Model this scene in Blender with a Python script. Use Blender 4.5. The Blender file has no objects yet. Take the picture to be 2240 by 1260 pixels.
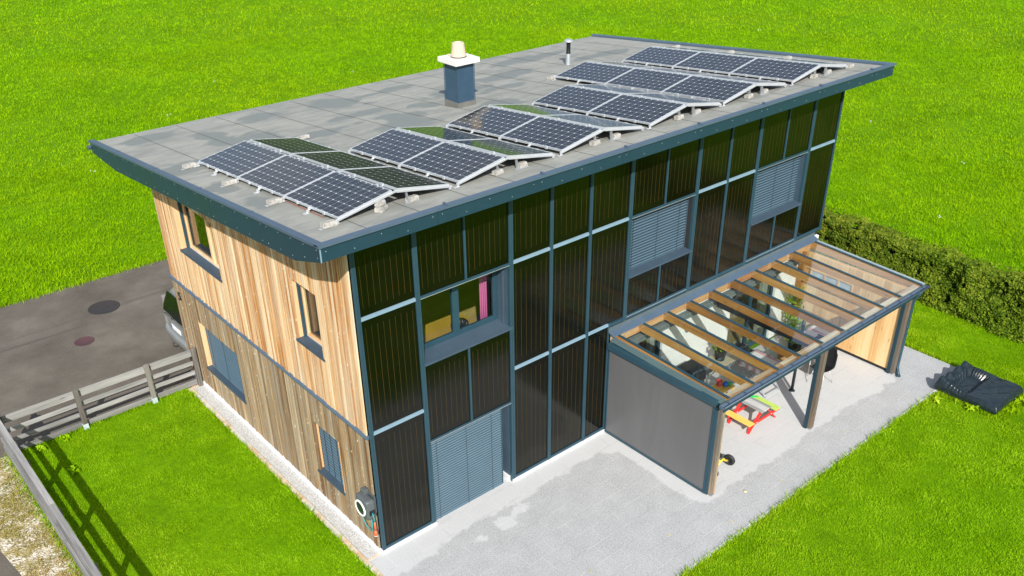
import bpy, bmesh, math, random
import numpy as np
from mathutils import Vector, Matrix

C = bpy.context.scene.collection
R = math.radians
random.seed(7)
rng = np.random.default_rng(11)

# ------------------------------------------------------------------ camera, light, exposure
SC = bpy.context.scene
cam = bpy.data.cameras.new('camera')
cam.sensor_width = 36.0
cam.lens = 36.0 * 2003.26 / 2240.0
cam.shift_x = -0.00942
cam.shift_y = 0.06663
cam.clip_end = 2000
co = bpy.data.objects.new('camera', cam)
C.objects.link(co)
_r = Vector((0.75634328, -0.65415277, -0.00538492)).normalized()
_u = Vector((0.34543165, 0.39237681, 0.85247722)).normalized()
_f = Vector((0.55553742, 0.64662554, -0.52273663)).normalized()
co.matrix_world = Matrix(((_r.x, _u.x, -_f.x, -6.29413), (_r.y, _u.y, -_f.y, -11.34061), (_r.z, _u.z, -_f.z, 12.10034), (0, 0, 0, 1)))
SC.camera = co

SUN_EL = R(36.0)
SUN_H = Vector((-0.58, -0.815)).normalized()
world = bpy.data.worlds.new('World')
SC.world = world
world.use_nodes = True
wt = world.node_tree
bg = wt.nodes['Background']
sky = wt.nodes.new('ShaderNodeTexSky')
sky.sky_type = 'NISHITA'
sky.sun_disc = False
sky.sun_elevation = SUN_EL
sky.sun_rotation = math.atan2(SUN_H.x, SUN_H.y)
sky.air_density = 1.0
sky.dust_density = 1.6
_tc = wt.nodes.new('ShaderNodeTexCoord'); _mp = wt.nodes.new('ShaderNodeMapping'); _mp.inputs['Scale'].default_value = (1.0, 1.0, 2.2)
_no = wt.nodes.new('ShaderNodeTexNoise'); _no.inputs['Scale'].default_value = 2.6; _no.inputs['Detail'].default_value = 7; _no.inputs['Roughness'].default_value = 0.55
_rp = wt.nodes.new('ShaderNodeValToRGB'); _rp.color_ramp.elements[0].position = 0.46; _rp.color_ramp.elements[1].position = 0.66
_mx = wt.nodes.new('ShaderNodeMix'); _mx.data_type = 'RGBA'; _mx.inputs[7].default_value = (5.2, 5.3, 5.5, 1)
wt.links.new(_tc.outputs['Generated'], _mp.inputs[0]); wt.links.new(_mp.outputs[0], _no.inputs['Vector']); wt.links.new(_no.outputs[0], _rp.inputs[0])
wt.links.new(_rp.outputs[0], _mx.inputs[0]); wt.links.new(sky.outputs[0], _mx.inputs[6]); wt.links.new(_mx.outputs[2], bg.inputs[0])
bg.inputs[1].default_value = 0.13
sun = bpy.data.lights.new('sun', 'SUN')
sun.energy = 4.6
sun.angle = R(0.5)
sun.color = (1.0, 0.955, 0.89)
so = bpy.data.objects.new('sun', sun)
C.objects.link(so)
sdir = Vector((SUN_H.x * math.cos(SUN_EL), SUN_H.y * math.cos(SUN_EL), math.sin(SUN_EL)))
so.rotation_euler = sdir.to_track_quat('Z', 'Y').to_euler()
so.location = sdir * 40
SC.view_settings.view_transform = 'Standard'
SC.view_settings.look = 'None'
SC.view_settings.exposure = 0.42
SC.view_settings.gamma = 1.0
SC.render.engine = 'CYCLES'
SC.cycles.max_bounces = 10
SC.cycles.transparent_max_bounces = 16

# ------------------------------------------------------------------ node helpers
class NT:
    def __init__(s, name):
        s.m = bpy.data.materials.new(name)
        s.m.use_nodes = True
        s.t = s.m.node_tree
        s.t.nodes.clear()
        s.out = s.t.nodes.new('ShaderNodeOutputMaterial')
    def n(s, kind, **kw):
        nd = s.t.nodes.new('ShaderNode' + kind)
        for k, v in kw.items():
            if k.startswith('i_'):
                nd.inputs[k[2:].replace('_', ' ')].default_value = v
            else:
                setattr(nd, k, v)
        return nd
    def l(s, a, b): s.t.links.new(a, b)
    def setin(s, sock, v):
        if isinstance(v, (int, float, tuple, list)): sock.default_value = v
        else: s.l(v, sock)
    def math(s, op, a, b=None, c=None, clamp=False):
        nd = s.n('Math', operation=op); nd.use_clamp = clamp
        for i, v in enumerate((a, b, c)):
            if v is not None: s.setin(nd.inputs[i], v)
        return nd.outputs[0]
    def coord(s, kind='Object'):
        return s.n('TexCoord').outputs[kind]
    def mapping(s, src, scale=(1, 1, 1), loc=(0, 0, 0), rot=(0, 0, 0)):
        nd = s.n('Mapping'); s.l(src, nd.inputs[0])
        nd.inputs['Location'].default_value = loc; nd.inputs['Scale'].default_value = scale; nd.inputs['Rotation'].default_value = rot
        return nd.outputs[0]
    def noise(s, src, scale=5, detail=4, rough=0.55, dist=0.0):
        nd = s.n('TexNoise'); s.l(src, nd.inputs['Vector'])
        nd.inputs['Scale'].default_value = scale; nd.inputs['Detail'].default_value = detail
        nd.inputs['Roughness'].default_value = rough; nd.inputs['Distortion'].default_value = dist
        return nd.outputs[0]
    def ramp(s, fac, stops):
        nd = s.n('ValToRGB'); s.l(fac, nd.inputs[0])
        e = nd.color_ramp.elements
        while len(e) > len(stops): e.remove(e[-1])
        while len(e) < len(stops): e.new(1.0)
        for el, (p, c) in zip(e, stops):
            el.position = p
            el.color = (c, c, c, 1) if isinstance(c, (int, float)) else (c[0], c[1], c[2], 1)
        return nd.outputs[0]
    def mix(s, fac, a, b, mode='MIX'):
        nd = s.n('Mix', data_type='RGBA', blend_type=mode)
        s.setin(nd.inputs[0], fac)
        for i, v in ((6, a), (7, b)):
            if isinstance(v, tuple) and len(v) == 3: v = (*v, 1)
            s.setin(nd.inputs[i], v)
        return nd.outputs[2]
    def attr(s, name):
        return s.n('Attribute', attribute_name=name).outputs['Fac']
    def bump(s, h, strength=0.3, dist=0.01, normal=None):
        nd = s.n('Bump'); s.l(h, nd.inputs['Height'])
        nd.inputs['Strength'].default_value = strength; nd.inputs['Distance'].default_value = dist
        return nd.outputs[0]
    def principled(s, color, rough=0.6, metal=0.0, normal=None, spec=0.5, coat=0.0, ior=1.45):
        p = s.n('BsdfPrincipled')
        if isinstance(color, tuple) and len(color) == 3: color = (*color, 1)
        s.setin(p.inputs['Base Color'], color); s.setin(p.inputs['Roughness'], rough)
        p.inputs['Metallic'].default_value = metal; p.inputs['Specular IOR Level'].default_value = spec
        p.inputs['Coat Weight'].default_value = coat; p.inputs['IOR'].default_value = ior
        if normal is not None: s.l(normal, p.inputs['Normal'])
        return p
    def done(s, bsdf):
        s.l(bsdf.outputs[0] if hasattr(bsdf, 'outputs') else bsdf, s.out.inputs['Surface'])
        return s.m

MATS = {}
def paint(name, col, rough=0.45, var=0.12, metal=0.0, coat=0.0, scale=3.0, spec=0.5):
    if name in MATS: return MATS[name]
    t = NT(name); c = t.coord()
    n1 = t.noise(c, scale, 5, 0.6); n2 = t.noise(c, scale * 14, 3, 0.6)
    lo = tuple(v * (1 - var) for v in col); hi = tuple(min(1, v * (1 + var)) for v in col)
    f = t.math('MULTIPLY_ADD', n2, 0.35, t.math('MULTIPLY', n1, 0.65))
    colr = t.mix(t.ramp(f, [(0.3, 0.0), (0.7, 1.0)]), lo, hi)
    rr = t.math('MULTIPLY_ADD', n1, 0.25, rough - 0.12)
    m = t.done(t.principled(colr, rr, metal, coat=coat, spec=spec, normal=t.bump(n2, 0.05, 0.002)))
    MATS[name] = m
    return m

def wood(name, c_dark, c_mid, c_light, axis='Z', rough=0.75, knots=0.3, grey=None, per=True, scale=1.0):
    """timber with grain along an axis, darker and paler boards, knots"""
    t = NT(name); c = t.coord()
    st = {'X': (0.9, 22, 22), 'Y': (22, 0.9, 22), 'Z': (22, 22, 0.9)}[axis]
    rnd = t.attr('rnd')
    off = t.n('CombineXYZ'); 
    for i in range(3): t.l(t.math('MULTIPLY', rnd, 17.0 + 9 * i), off.inputs[i])
    add = t.n('VectorMath', operation='ADD'); t.l(c, add.inputs[0]); t.l(off.outputs[0], add.inputs[1])
    v = add.outputs[0]
    g = t.noise(t.mapping(v, tuple(a * scale for a in st)), 1.0, 6, 0.65, 0.6)
    big = t.noise(t.mapping(v, tuple((a * 0.16 if a > 1 else 0.5) for a in st)), 1.0, 3, 0.5)
    f = t.math('MULTIPLY_ADD', g, 0.55, t.math('MULTIPLY', big, 0.45))
    f = t.math('ADD', f, t.math('MULTIPLY_ADD', rnd, 0.28, -0.14))
    col = t.ramp(f, [(0.36, c_dark), (0.53, c_mid), (0.70, c_light)])
    if grey:
        gz = t.noise(t.mapping(v, tuple((a * 0.25 if a > 1 else 0.35) for a in st)), 1.0, 4, 0.6)
        col = t.mix(t.ramp(gz, [(0.42, 0.0), (0.62, grey[1])]), col, grey[0])
    if knots:
        vo = t.n('TexVoronoi'); t.l(t.mapping(v, ({'X': (2.2, 9, 9), 'Y': (9, 2.2, 9), 'Z': (9, 9, 2.2)} if knots < 0.5 else {'X': (6.5, 10, 10), 'Y': (10, 6.5, 10), 'Z': (10, 10, 6.5)})[axis]), vo.inputs['Vector'])
        vo.inputs['Scale'].default_value = 1.0
        k = t.ramp(vo.outputs['Distance'], [(0.06, 1.0), (0.19, 0.0)])
        sel = t.math('GREATER_THAN', t.n('SeparateColor').outputs[0] if False else vo.outputs['Distance'], -1)
        cr = t.n('SeparateColor'); t.l(vo.outputs['Color'], cr.inputs[0])
        pick = t.math('LESS_THAN', cr.outputs[0], knots)
        col = t.mix(t.math('MULTIPLY', t.math('MULTIPLY', k, pick), 0.75 if knots < 0.5 else 0.62), col, tuple(x * 0.55 for x in c_dark) if knots < 0.5 else (0.82, 0.76, 0.66))
    m = t.done(t.principled(col, rough, normal=t.bump(g, 0.5, 0.004), spec=0.25))
    MATS[name] = m
    return m

def glassy(name, tint=(1, 1, 1), refl=1.0, rough=0.02, through=0.95, ior=1.5, wavy=0.0, base=0.05):
    t = NT(name)
    geo = t.n('NewGeometry'); dt = t.n('VectorMath', operation='DOT_PRODUCT'); t.l(geo.outputs['Normal'], dt.inputs[0]); t.l(geo.outputs['Incoming'], dt.inputs[1])
    om = t.math('SUBTRACT', 1.0, t.math('ABSOLUTE', dt.outputs['Value']))
    fac = t.math('MULTIPLY_ADD', t.math('POWER', om, 5.0), 0.93, base, clamp=True)
    tr = t.n('BsdfTransparent'); tr.inputs[0].default_value = (tint[0] * through, tint[1] * through, tint[2] * through, 1)
    gl = t.n('BsdfGlossy'); gl.inputs['Roughness'].default_value = rough; gl.inputs[0].default_value = (refl, refl, refl, 1)
    if wavy:
        b = t.bump(t.noise(t.coord(), 3.0, 2, 0.5), wavy, 0.02); t.l(b, gl.inputs['Normal'])
    mx = t.n('MixShader'); t.l(fac, mx.inputs[0]); t.l(tr.outputs[0], mx.inputs[1]); t.l(gl.outputs[0], mx.inputs[2])
    MATS[name] = t.done(mx.outputs[0])
    return MATS[name]

# ------------------------------------------------------------------ mesh helpers
class MB:
    """collects boxes, prisms and tubes into one mesh; every piece keeps a random value for board-to-board colour"""
    def __init__(s): s.v = []; s.f = []; s.mi = []; s.r = []; s.cur = 0; s.T = None; s.smooth = []
    def add(s, vs, fs, mi=None, rnd=None, smooth=False):
        b = len(s.v); rnd = random.random() if rnd is None else rnd
        for v in vs:
            v = Vector(v)
            if s.T is not None: v = s.T @ v
            s.v.append(v); s.r.append(rnd)
        for f in fs:
            s.f.append([b + i for i in f]); s.mi.append(s.cur if mi is None else mi); s.smooth.append(smooth)
        return s
    def box(s, a, b, mi=None, rnd=None, ch=0.0):
        x0, y0, z0 = (min(a[i], b[i]) for i in range(3)); x1, y1, z1 = (max(a[i], b[i]) for i in range(3))
        if ch <= 0:
            vs = [(x0, y0, z0), (x1, y0, z0), (x1, y1, z0), (x0, y1, z0), (x0, y0, z1), (x1, y0, z1), (x1, y1, z1), (x0, y1, z1)]
            fs = [(0, 3, 2, 1), (4, 5, 6, 7), (0, 1, 5, 4), (1, 2, 6, 5), (2, 3, 7, 6), (3, 0, 4, 7)]
            return s.add(vs, fs, mi, rnd)
        bm = bmesh.new(); bmesh.ops.create_cube(bm, size=1)
        for v in bm.verts: v.co = Vector(((x0 + x1) / 2 + v.co.x * (x1 - x0), (y0 + y1) / 2 + v.co.y * (y1 - y0), (z0 + z1) / 2 + v.co.z * (z1 - z0)))
        bmesh.ops.bevel(bm, geom=bm.edges[:], offset=ch, segments=2, profile=0.6, affect='EDGES')
        s.frombm(bm, mi, rnd); return s
    def frombm(s, bm, mi=None, rnd=None, smooth=False):
        bm.verts.index_update()
        s.add([v.co.copy() for v in bm.verts], [[v.index for v in f.verts] for f in bm.faces], mi, rnd, smooth); bm.free(); return s
    def prism(s, poly, d, axis='X', mi=None, rnd=None):
        """poly: 2D points in the plane across axis, extruded from d[0] to d[1]"""
        n = len(poly); vs = []
        for t in d:
            for (a, b) in poly:
                vs.append({'X': (t, a, b), 'Y': (a, t, b), 'Z': (a, b, t)}[axis])
        fs = [list(range(n))[::-1], list(range(n, 2 * n))] + [(i, (i + 1) % n, n + (i + 1) % n, n + i) for i in range(n)]
        return s.add(vs, fs, mi, rnd)
    def bar(s, p, q, w, h=None, up=(0, 0, 1), mi=None, rnd=None):
        p = Vector(p); q = Vector(q); h = w if h is None else h
        d = (q - p).normalized(); up = Vector(up)
        if abs(d.dot(up)) > 0.98: up = Vector((0, 1, 0))
        x = d.cross(up).normalized(); y = x.cross(d).normalized()
        vs = []
        for o in (p, q):
            for a, b in ((-1, -1), (1, -1), (1, 1), (-1, 1)): vs.append(o + x * (a * w / 2) + y * (b * h / 2))
        return s.add(vs, [(0, 1, 2, 3), (7, 6, 5, 4), (0, 4, 5, 1), (1, 5, 6, 2), (2, 6, 7, 3), (3, 7, 4, 0)], mi, rnd)
    def tube(s, pts, r, n=10, mi=None, rnd=None, caps=True):
        pts = [Vector(p) for p in pts]; rs = r if isinstance(r, (list, tuple)) else [r] * len(pts)
        vs = []; prev = None
        for i, p in enumerate(pts):
            d = (pts[min(i + 1, len(pts) - 1)] - pts[max(i - 1, 0)]).normalized()
            if prev is None:
                a = Vector((0, 0, 1)) if abs(d.z) < 0.9 else Vector((1, 0, 0))
                x = d.cross(a).normalized()
            else: x = (prev - d * prev.dot(d)).normalized()
            prev = x; y = d.cross(x)
            for k in range(n):
                t = 2 * math.pi * k / n; vs.append(p + (x * math.cos(t) + y * math.sin(t)) * rs[i])
        fs = [(i * n + k, i * n + (k + 1) % n, (i + 1) * n + (k + 1) % n, (i + 1) * n + k) for i in range(len(pts) - 1) for k in range(n)]
        s.add(vs, fs, mi, rnd, True)
        if caps:
            b = len(s.v) - len(vs)
            s.f += [[b + k for k in range(n)][::-1], [b + (len(pts) - 1) * n + k for k in range(n)]]
            s.mi += [s.cur if mi is None else mi] * 2; s.smooth += [False, False]
        return s
    def lathe(s, c, prof, n=24, axis=(0, 0, 1), mi=None):
        a = Vector(axis).normalized(); q = Vector((0, 0, 1)).rotation_difference(a); vs = []
        for (r, z) in prof:
            for k in range(n):
                t = 2 * math.pi * k / n; vs.append(Vector(c) + q @ Vector((r * math.cos(t), r * math.sin(t), z)))
        fs = [(i * n + k, i * n + (k + 1) % n, (i + 1) * n + (k + 1) % n, (i + 1) * n + k) for i in range(len(prof) - 1) for k in range(n)]
        return s.add(vs, fs, mi, None, True)
    def build(s, name, mats, parent=None, bevel=0.0):
        me = bpy.data.meshes.new(name)
        me.from_pydata([tuple(v) for v in s.v], [], s.f)
        mats = mats if isinstance(mats, (list, tuple)) else [mats]
        for m in mats: me.materials.append(m)
        me.polygons.foreach_set('material_index', s.mi)
        me.polygons.foreach_set('use_smooth', s.smooth)
        at = me.attributes.new('rnd', 'FLOAT', 'POINT'); at.data.foreach_set('value', s.r)
        me.update()
        o = bpy.data.objects.new(name, me); C.objects.link(o)
        if parent is not None:
            o.parent = parent; o.matrix_parent_inverse = Matrix.Identity(4) if getattr(s, 'local', False) else parent.matrix_basis.inverted()
        if bevel:
            b = o.modifiers.new('bevel', 'BEVEL'); b.width = bevel; b.segments = 2; b.limit_method = 'ANGLE'
        return o

def thing(name, label, cat, loc=(0, 0, 0), group=None, M=None):
    o = bpy.data.objects.new(name, None); o.empty_display_size = 0.2; C.objects.link(o)
    if M is not None: o.matrix_world = M; o.matrix_basis = M
    else: o.location = loc; o.matrix_basis = Matrix.Translation(loc)
    o['label'] = label; o['category'] = cat
    if group: o['group'] = group
    return o
def tag(o, label, cat, group=None, kind=None):
    if label: o['label'] = label
    if cat: o['category'] = cat
    if group: o['group'] = group
    if kind: o['kind'] = kind
    return o
def local(): m = MB(); m.local = True; return m

# ------------------------------------------------------------------ materials
FASC = paint('fascia_panel', (0.015, 0.044, 0.064), 0.42, 0.10, scale=0.8, spec=0.35)
ANTH = paint('anthracite_trim', (0.022, 0.060, 0.085), 0.45, 0.12)
COPE = paint('coping_metal', (0.070, 0.108, 0.155), 0.45, 0.12)
XBAR = paint('crossbar_metal', (0.20, 0.31, 0.39), 0.35, 0.10, coat=0.2)
SILLM = paint('sill_metal', (0.050, 0.080, 0.112), 0.5, 0.15, spec=0.3)
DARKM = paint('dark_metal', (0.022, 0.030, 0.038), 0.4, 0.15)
BLACK = paint('black_plastic', (0.012, 0.013, 0.015), 0.4, 0.2)
ALU = paint('aluminium', (0.66, 0.69, 0.71), 0.38, 0.08, metal=0.55)
GALV = paint('galvanised_steel', (0.50, 0.54, 0.57), 0.42, 0.15, metal=0.6)
WHITE = paint('white_render', (0.86, 0.87, 0.88), 0.85, 0.05)
CREAM = paint('cream_ceramic', (0.56, 0.46, 0.34), 0.6, 0.09)
PLINTH = paint('pale_plinth', (0.66, 0.68, 0.70), 0.8, 0.06)
SLATM = paint('blind_slat', (0.075, 0.130, 0.175), 0.4, 0.08)
SLATL = paint('blind_slat_pale', (0.085, 0.145, 0.190), 0.42, 0.08)
RUBBER = paint('rubber', (0.02, 0.02, 0.022), 0.55, 0.2)
SOOT = paint('soot', (0.02, 0.016, 0.012), 0.9, 0.3)
RED = paint('red_paint', (0.62, 0.035, 0.03), 0.5, 0.1)
YEL = paint('yellow_paint', (0.80, 0.52, 0.12), 0.6, 0.1)
YEL2 = paint('yellow_tube', (0.78, 0.60, 0.05), 0.35, 0.06)
LIME = paint('lime_paint', (0.45, 0.62, 0.12), 0.6, 0.1)
GREENP = paint('green_plastic', (0.02, 0.48, 0.10), 0.4, 0.1)
TEAL = paint('teal_hose', (0.02, 0.30, 0.33), 0.4, 0.1)
ORANGE = paint('orange_plastic', (0.72, 0.14, 0.06), 0.4, 0.1)
REELG = paint('reel_grey', (0.085, 0.10, 0.105), 0.5, 0.1)
PINK = paint('pink_cloth', (0.64, 0.13, 0.36), 0.85, 0.1)
BLUEP = paint('blue_plastic', (0.03, 0.14, 0.60), 0.4, 0.1)
SILVER = paint('silver_car_paint', (0.26, 0.275, 0.27), 0.32, 0.04, metal=0.35, coat=0.5)
PLATE = paint('plate_white', (0.8, 0.8, 0.8), 0.4, 0.02)
LAMP = paint('clear_lamp', (0.22, 0.20, 0.20), 0.15, 0.05, coat=0.8)
def mat_screen():
    t = NT('screen_fabric'); c = t.coord(); a = t.noise(t.mapping(c, (1, 1.1, 0.28)), 1.6, 4, 0.55, 0.4); w = t.noise(c, 160, 2, 0.8)
    col = t.mix(t.ramp(a, [(0.35, 0.0), (0.7, 1.0)]), (0.118, 0.119, 0.123), (0.135, 0.136, 0.140)); col = t.mix(t.math('MULTIPLY', w, 0.3), col, (0.06, 0.06, 0.065))
    return t.done(t.principled(col, 0.42, normal=t.bump(a, 0.3, 0.04), spec=0.5))
CANVAS = mat_screen()
WGLASS = glassy('window_glass', (0.93, 0.97, 0.94), 1.0, 0.0, 0.92, 1.5, 0.0)
RGLASS = glassy('veranda_glass', (0.97, 0.99, 0.97), 1.0, 0.03, 0.98, 1.5, 0.10, 0.10)
CGLASS = glassy('car_glass', (0.02, 0.05, 0.03), 0.8, 0.0, 0.3, 1.5)
BOARD_U = wood('larch_upper', (0.40, 0.165, 0.045), (0.66, 0.42, 0.20), (0.80, 0.66, 0.45), 'Z', 0.75, 0.6, ((0.58, 0.50, 0.37), 0.6))
BOARD_L = wood('larch_lower', (0.16, 0.082, 0.032), (0.34, 0.230, 0.118), (0.57, 0.46, 0.31), 'Z', 0.8, 0.6, ((0.27, 0.235, 0.175), 0.85))
REVEAL = wood('pale_reveal_wood', (0.62, 0.34, 0.15), (0.74, 0.47, 0.25), (0.80, 0.57, 0.36), 'Z', 0.6, 0.25)
RAFT = wood('rafter_wood', (0.33, 0.150, 0.036), (0.50, 0.255, 0.070), (0.62, 0.36, 0.12), 'Y', 0.55, 0.3)
LEDG = wood('ledger_wood', (0.45, 0.19, 0.07), (0.62, 0.34, 0.14), (0.74, 0.50, 0.28), 'X', 0.6, 0.3)
PEEL = wood('peeling_purlin_wood', (0.36, 0.15, 0.06), (0.66, 0.56, 0.42), (0.78, 0.72, 0.60), 'X', 0.7, 0.2)
PANELW = wood('spruce_board', (0.58, 0.34, 0.14), (0.72, 0.48, 0.23), (0.78, 0.57, 0.33), 'Z', 0.55, 0.3)
GREYW_X = wood('weathered_rail', (0.15, 0.15, 0.147), (0.27, 0.268, 0.26), (0.40, 0.395, 0.385), 'X', 0.85, 0.2)
GREYW_Y = wood('weathered_rail_long', (0.15, 0.15, 0.147), (0.27, 0.268, 0.26), (0.40, 0.395, 0.385), 'Y', 0.85, 0.2)
GREYW_Z = wood('weathered_post', (0.10, 0.09, 0.08), (0.19, 0.175, 0.155), (0.30, 0.28, 0.25), 'Z', 0.85, 0.2)
POSTW = wood('post_wood', (0.12, 0.085, 0.055), (0.30, 0.21, 0.125), (0.56, 0.42, 0.27), 'Z', 0.7, 0.3, ((0.13, 0.115, 0.10), 1.0))
FLOORW = wood('oak_floor', (0.30, 0.19, 0.06), (0.42, 0.28, 0.10), (0.52, 0.36, 0.15), 'X', 0.4, 0.1)
GREYT = wood('bare_table_wood', (0.20, 0.20, 0.20), (0.42, 0.43, 0.43), (0.62, 0.63, 0.62), 'Y', 0.8, 0.1)

def mat_concrete():
    t = NT('cast_concrete'); c = t.coord()
    n = t.noise(c, 14, 6, 0.7); n2 = t.noise(c, 60, 3, 0.6)
    col = t.ramp(n, [(0.3, (0.20, 0.19, 0.165)), (0.5, (0.36, 0.35, 0.32)), (0.7, (0.52, 0.515, 0.49))])
    return t.done(t.principled(col, 0.9, normal=t.bump(n2, 0.6, 0.01)))
CONC = mat_concrete()

def mat_collector():
    t = NT('collector_absorber'); c = t.coord()
    n = t.noise(c, 1.3, 3, 0.5); n2 = t.noise(t.mapping(c, (30, 1, 3)), 1, 3, 0.5)
    col = t.mix(t.ramp(n, [(0.3, 0.0), (0.75, 1.0)]), (0.0022, 0.0024, 0.0010), (0.0055, 0.0055, 0.0026))
    p = t.principled(col, t.math('MULTIPLY_ADD', n, 0.10, 0.10), spec=0.5)
    t.l(t.bump(t.noise(c, 0.9, 2, 0.5), 0.35, 0.02), p.inputs['Normal'])
    return t.done(p)
COLL = mat_collector()
def mat_ridge():
    t = NT('collector_ridge'); c = t.coord()
    n = t.noise(t.mapping(c, (6, 1, 0.7)), 1, 3, 0.5)
    col = t.ramp(n, [(0.3, (0.012, 0.016, 0.004)), (0.5, (0.045, 0.034, 0.007)), (0.7, (0.070, 0.036, 0.011))])
    return t.done(t.principled(col, 0.2, spec=0.6))
RIDGE = mat_ridge()

def mat_cells():
    """monocrystalline cells: object space, x up the slope (6 cells), y along the row (10 cells)"""
    t = NT('solar_cells'); c = t.coord(); s = t.n('SeparateXYZ'); t.l(c, s.inputs[0])
    px, py = 0.1585, 0.1645
    u = t.math('FRACT', t.math('DIVIDE', t.math('SUBTRACT', s.outputs[0], 0.022), px))
    v = t.math('FRACT', t.math('DIVIDE', t.math('SUBTRACT', s.outputs[1], 0.022), py))
    au = t.math('ABSOLUTE', t.math('SUBTRACT', u, 0.5)); av = t.math('ABSOLUTE', t.math('SUBTRACT', v, 0.5))
    line = t.math('GREATER_THAN', t.math('MAXIMUM', au, av), 0.484)
    corner = t.math('GREATER_THAN', t.math('ADD', au, av), 0.905)
    bus = t.math('LESS_THAN', t.math('ABSOLUTE', t.math('SUBTRACT', t.math('FRACT', t.math('MULTIPLY', u, 3.0)), 0.5)), 0.045)
    cellid = t.n('TexWhiteNoise', noise_dimensions='2D'); cv = t.n('CombineXYZ')
    t.l(t.math('FLOOR', t.math('DIVIDE', s.outputs[0], px)), cv.inputs[0]); t.l(t.math('FLOOR', t.math('DIVIDE', s.outputs[1], py)), cv.inputs[1]); t.l(cv.outputs[0], cellid.inputs['Vector'])
    oi = t.n('ObjectInfo').outputs['Random']
    base = t.mix(cellid.outputs['Value'], (0.020, 0.019, 0.020), (0.030, 0.028, 0.029))
    col = t.mix(t.math('MULTIPLY', bus, 0.5), base, (0.13, 0.15, 0.18))
    col = t.mix(line, col, (0.30, 0.35, 0.37)); col = t.mix(corner, col, (0.80, 0.84, 0.80))
    p = t.principled(col, 0.10, spec=0.28)
    return t.done(p)
CELLS = mat_cells()

def mat_roof():
    t = NT('bitumen_roof'); c = t.coord('Object')
    fine = t.noise(c, 90, 3, 0.7); med = t.noise(c, 1.2, 6, 0.65, 0.4)
    str_ = t.noise(t.mapping(c, (1.0, 3.2, 1)), 1.3, 6, 0.65, 1.2)
    wet = t.attr('wet')
    col = t.ramp(t.math('MULTIPLY_ADD', med, 0.5, t.math('MULTIPLY', str_, 0.5)), [(0.36, (0.235, 0.245, 0.222)), (0.5, (0.305, 0.310, 0.280)), (0.64, (0.37, 0.372, 0.335))])
    col = t.mix(t.ramp(fine, [(0.35, 0.0), (0.65, 0.45)]), col, (0.20, 0.20, 0.18))
    col = t.mix(wet, col, (0.190, 0.205, 0.192))
    rg = t.math('MULTIPLY_ADD', wet, -0.35, 0.9)
    p = t.principled(col, rg, normal=t.bump(fine, 0.4, 0.004), spec=0.3)
    return t.done(p)
ROOFM = mat_roof()
SEAM = paint('roof_seam', (0.085, 0.086, 0.080), 0.9, 0.3)
ROOFEDGE = paint('roof_flashing_felt', (0.14, 0.14, 0.13), 0.9, 0.25)

def mat_asphalt():
    t = NT('asphalt'); c = t.coord()
    a = t.noise(c, 55, 3, 0.8); b = t.noise(c, 0.6, 5, 0.65); v = t.n('TexVoronoi'); t.l(c, v.inputs['Vector']); v.inputs['Scale'].default_value = 38
    tr = t.noise(t.mapping(c, (0.06, 2.1, 1), rot=(0, 0, -0.10)), 1.0, 4, 0.55, 0.25)
    col = t.ramp(t.math('MULTIPLY_ADD', a, 0.5, t.math('MULTIPLY', b, 0.5)), [(0.33, (0.070, 0.061, 0.050)), (0.5, (0.122, 0.107, 0.088)), (0.68, (0.205, 0.183, 0.155))])
    col = t.mix(t.ramp(tr, [(0.60, 0.0), (0.66, 0.6)]), col, (0.075, 0.068, 0.062))
    return t.done(t.principled(col, 0.9, normal=t.bump(v.outputs['Distance'], 0.6, 0.01), spec=0.25))
ASPH = mat_asphalt()

def mat_paving():
    t = NT('stone_slabs'); c = t.coord(); wet = t.attr('wet')
    br = t.n('TexBrick'); t.l(t.mapping(c, (1, 1, 1), (0.0, 0.05, 0)), br.inputs['Vector'])
    br.offset = 0.5; br.inputs['Scale'].default_value = 1.0; br.inputs['Brick Width'].default_value = 0.62; br.inputs['Row Height'].default_value = 0.40
    br.inputs['Mortar Size'].default_value = 0.005; br.inputs['Mortar Smooth'].default_value = 0.3; br.inputs['Bias'].default_value = 0.0
    br.inputs['Color1'].default_value = (0.42, 0.42, 0.42, 1); br.inputs['Color2'].default_value = (0.58, 0.58, 0.58, 1); br.inputs['Mortar'].default_value = (0.5, 0.5, 0.5, 1)
    f = t.noise(c, 34, 5, 0.85); b = t.noise(c, 2.2, 5, 0.6)
    grain = t.math('MULTIPLY_ADD', f, 0.88, t.math('MULTIPLY', b, 0.12))
    dry = t.ramp(grain, [(0.42, (0.435, 0.445, 0.45)), (0.58, (0.51, 0.52, 0.523))])
    wetc = t.ramp(grain, [(0.41, (0.26, 0.268, 0.272)), (0.5, (0.36, 0.37, 0.376)), (0.59, (0.46, 0.47, 0.476))])
    col = t.mix(wet, dry, wetc)
    col = t.mix(t.math('MULTIPLY', br.outputs['Color'], 0.10), col, (0.75, 0.74, 0.70))
    mo = t.noise(c, 1.7, 2, 0.5)
    jc = t.mix(t.ramp(mo, [(0.47, 0.0), (0.53, 1.0)]), (0.25, 0.24, 0.22), (0.66, 0.66, 0.63))
    col = t.mix(t.math('MULTIPLY', br.outputs['Fac'], 0.45), col, jc)
    hb = t.math('MULTIPLY_ADD', br.outputs['Fac'], -1.0, t.math('MULTIPLY', f, 0.5))
    return t.done(t.principled(col, 0.85, normal=t.bump(hb, 0.35, 0.006), spec=0.3))
PAVE = mat_paving()

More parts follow.
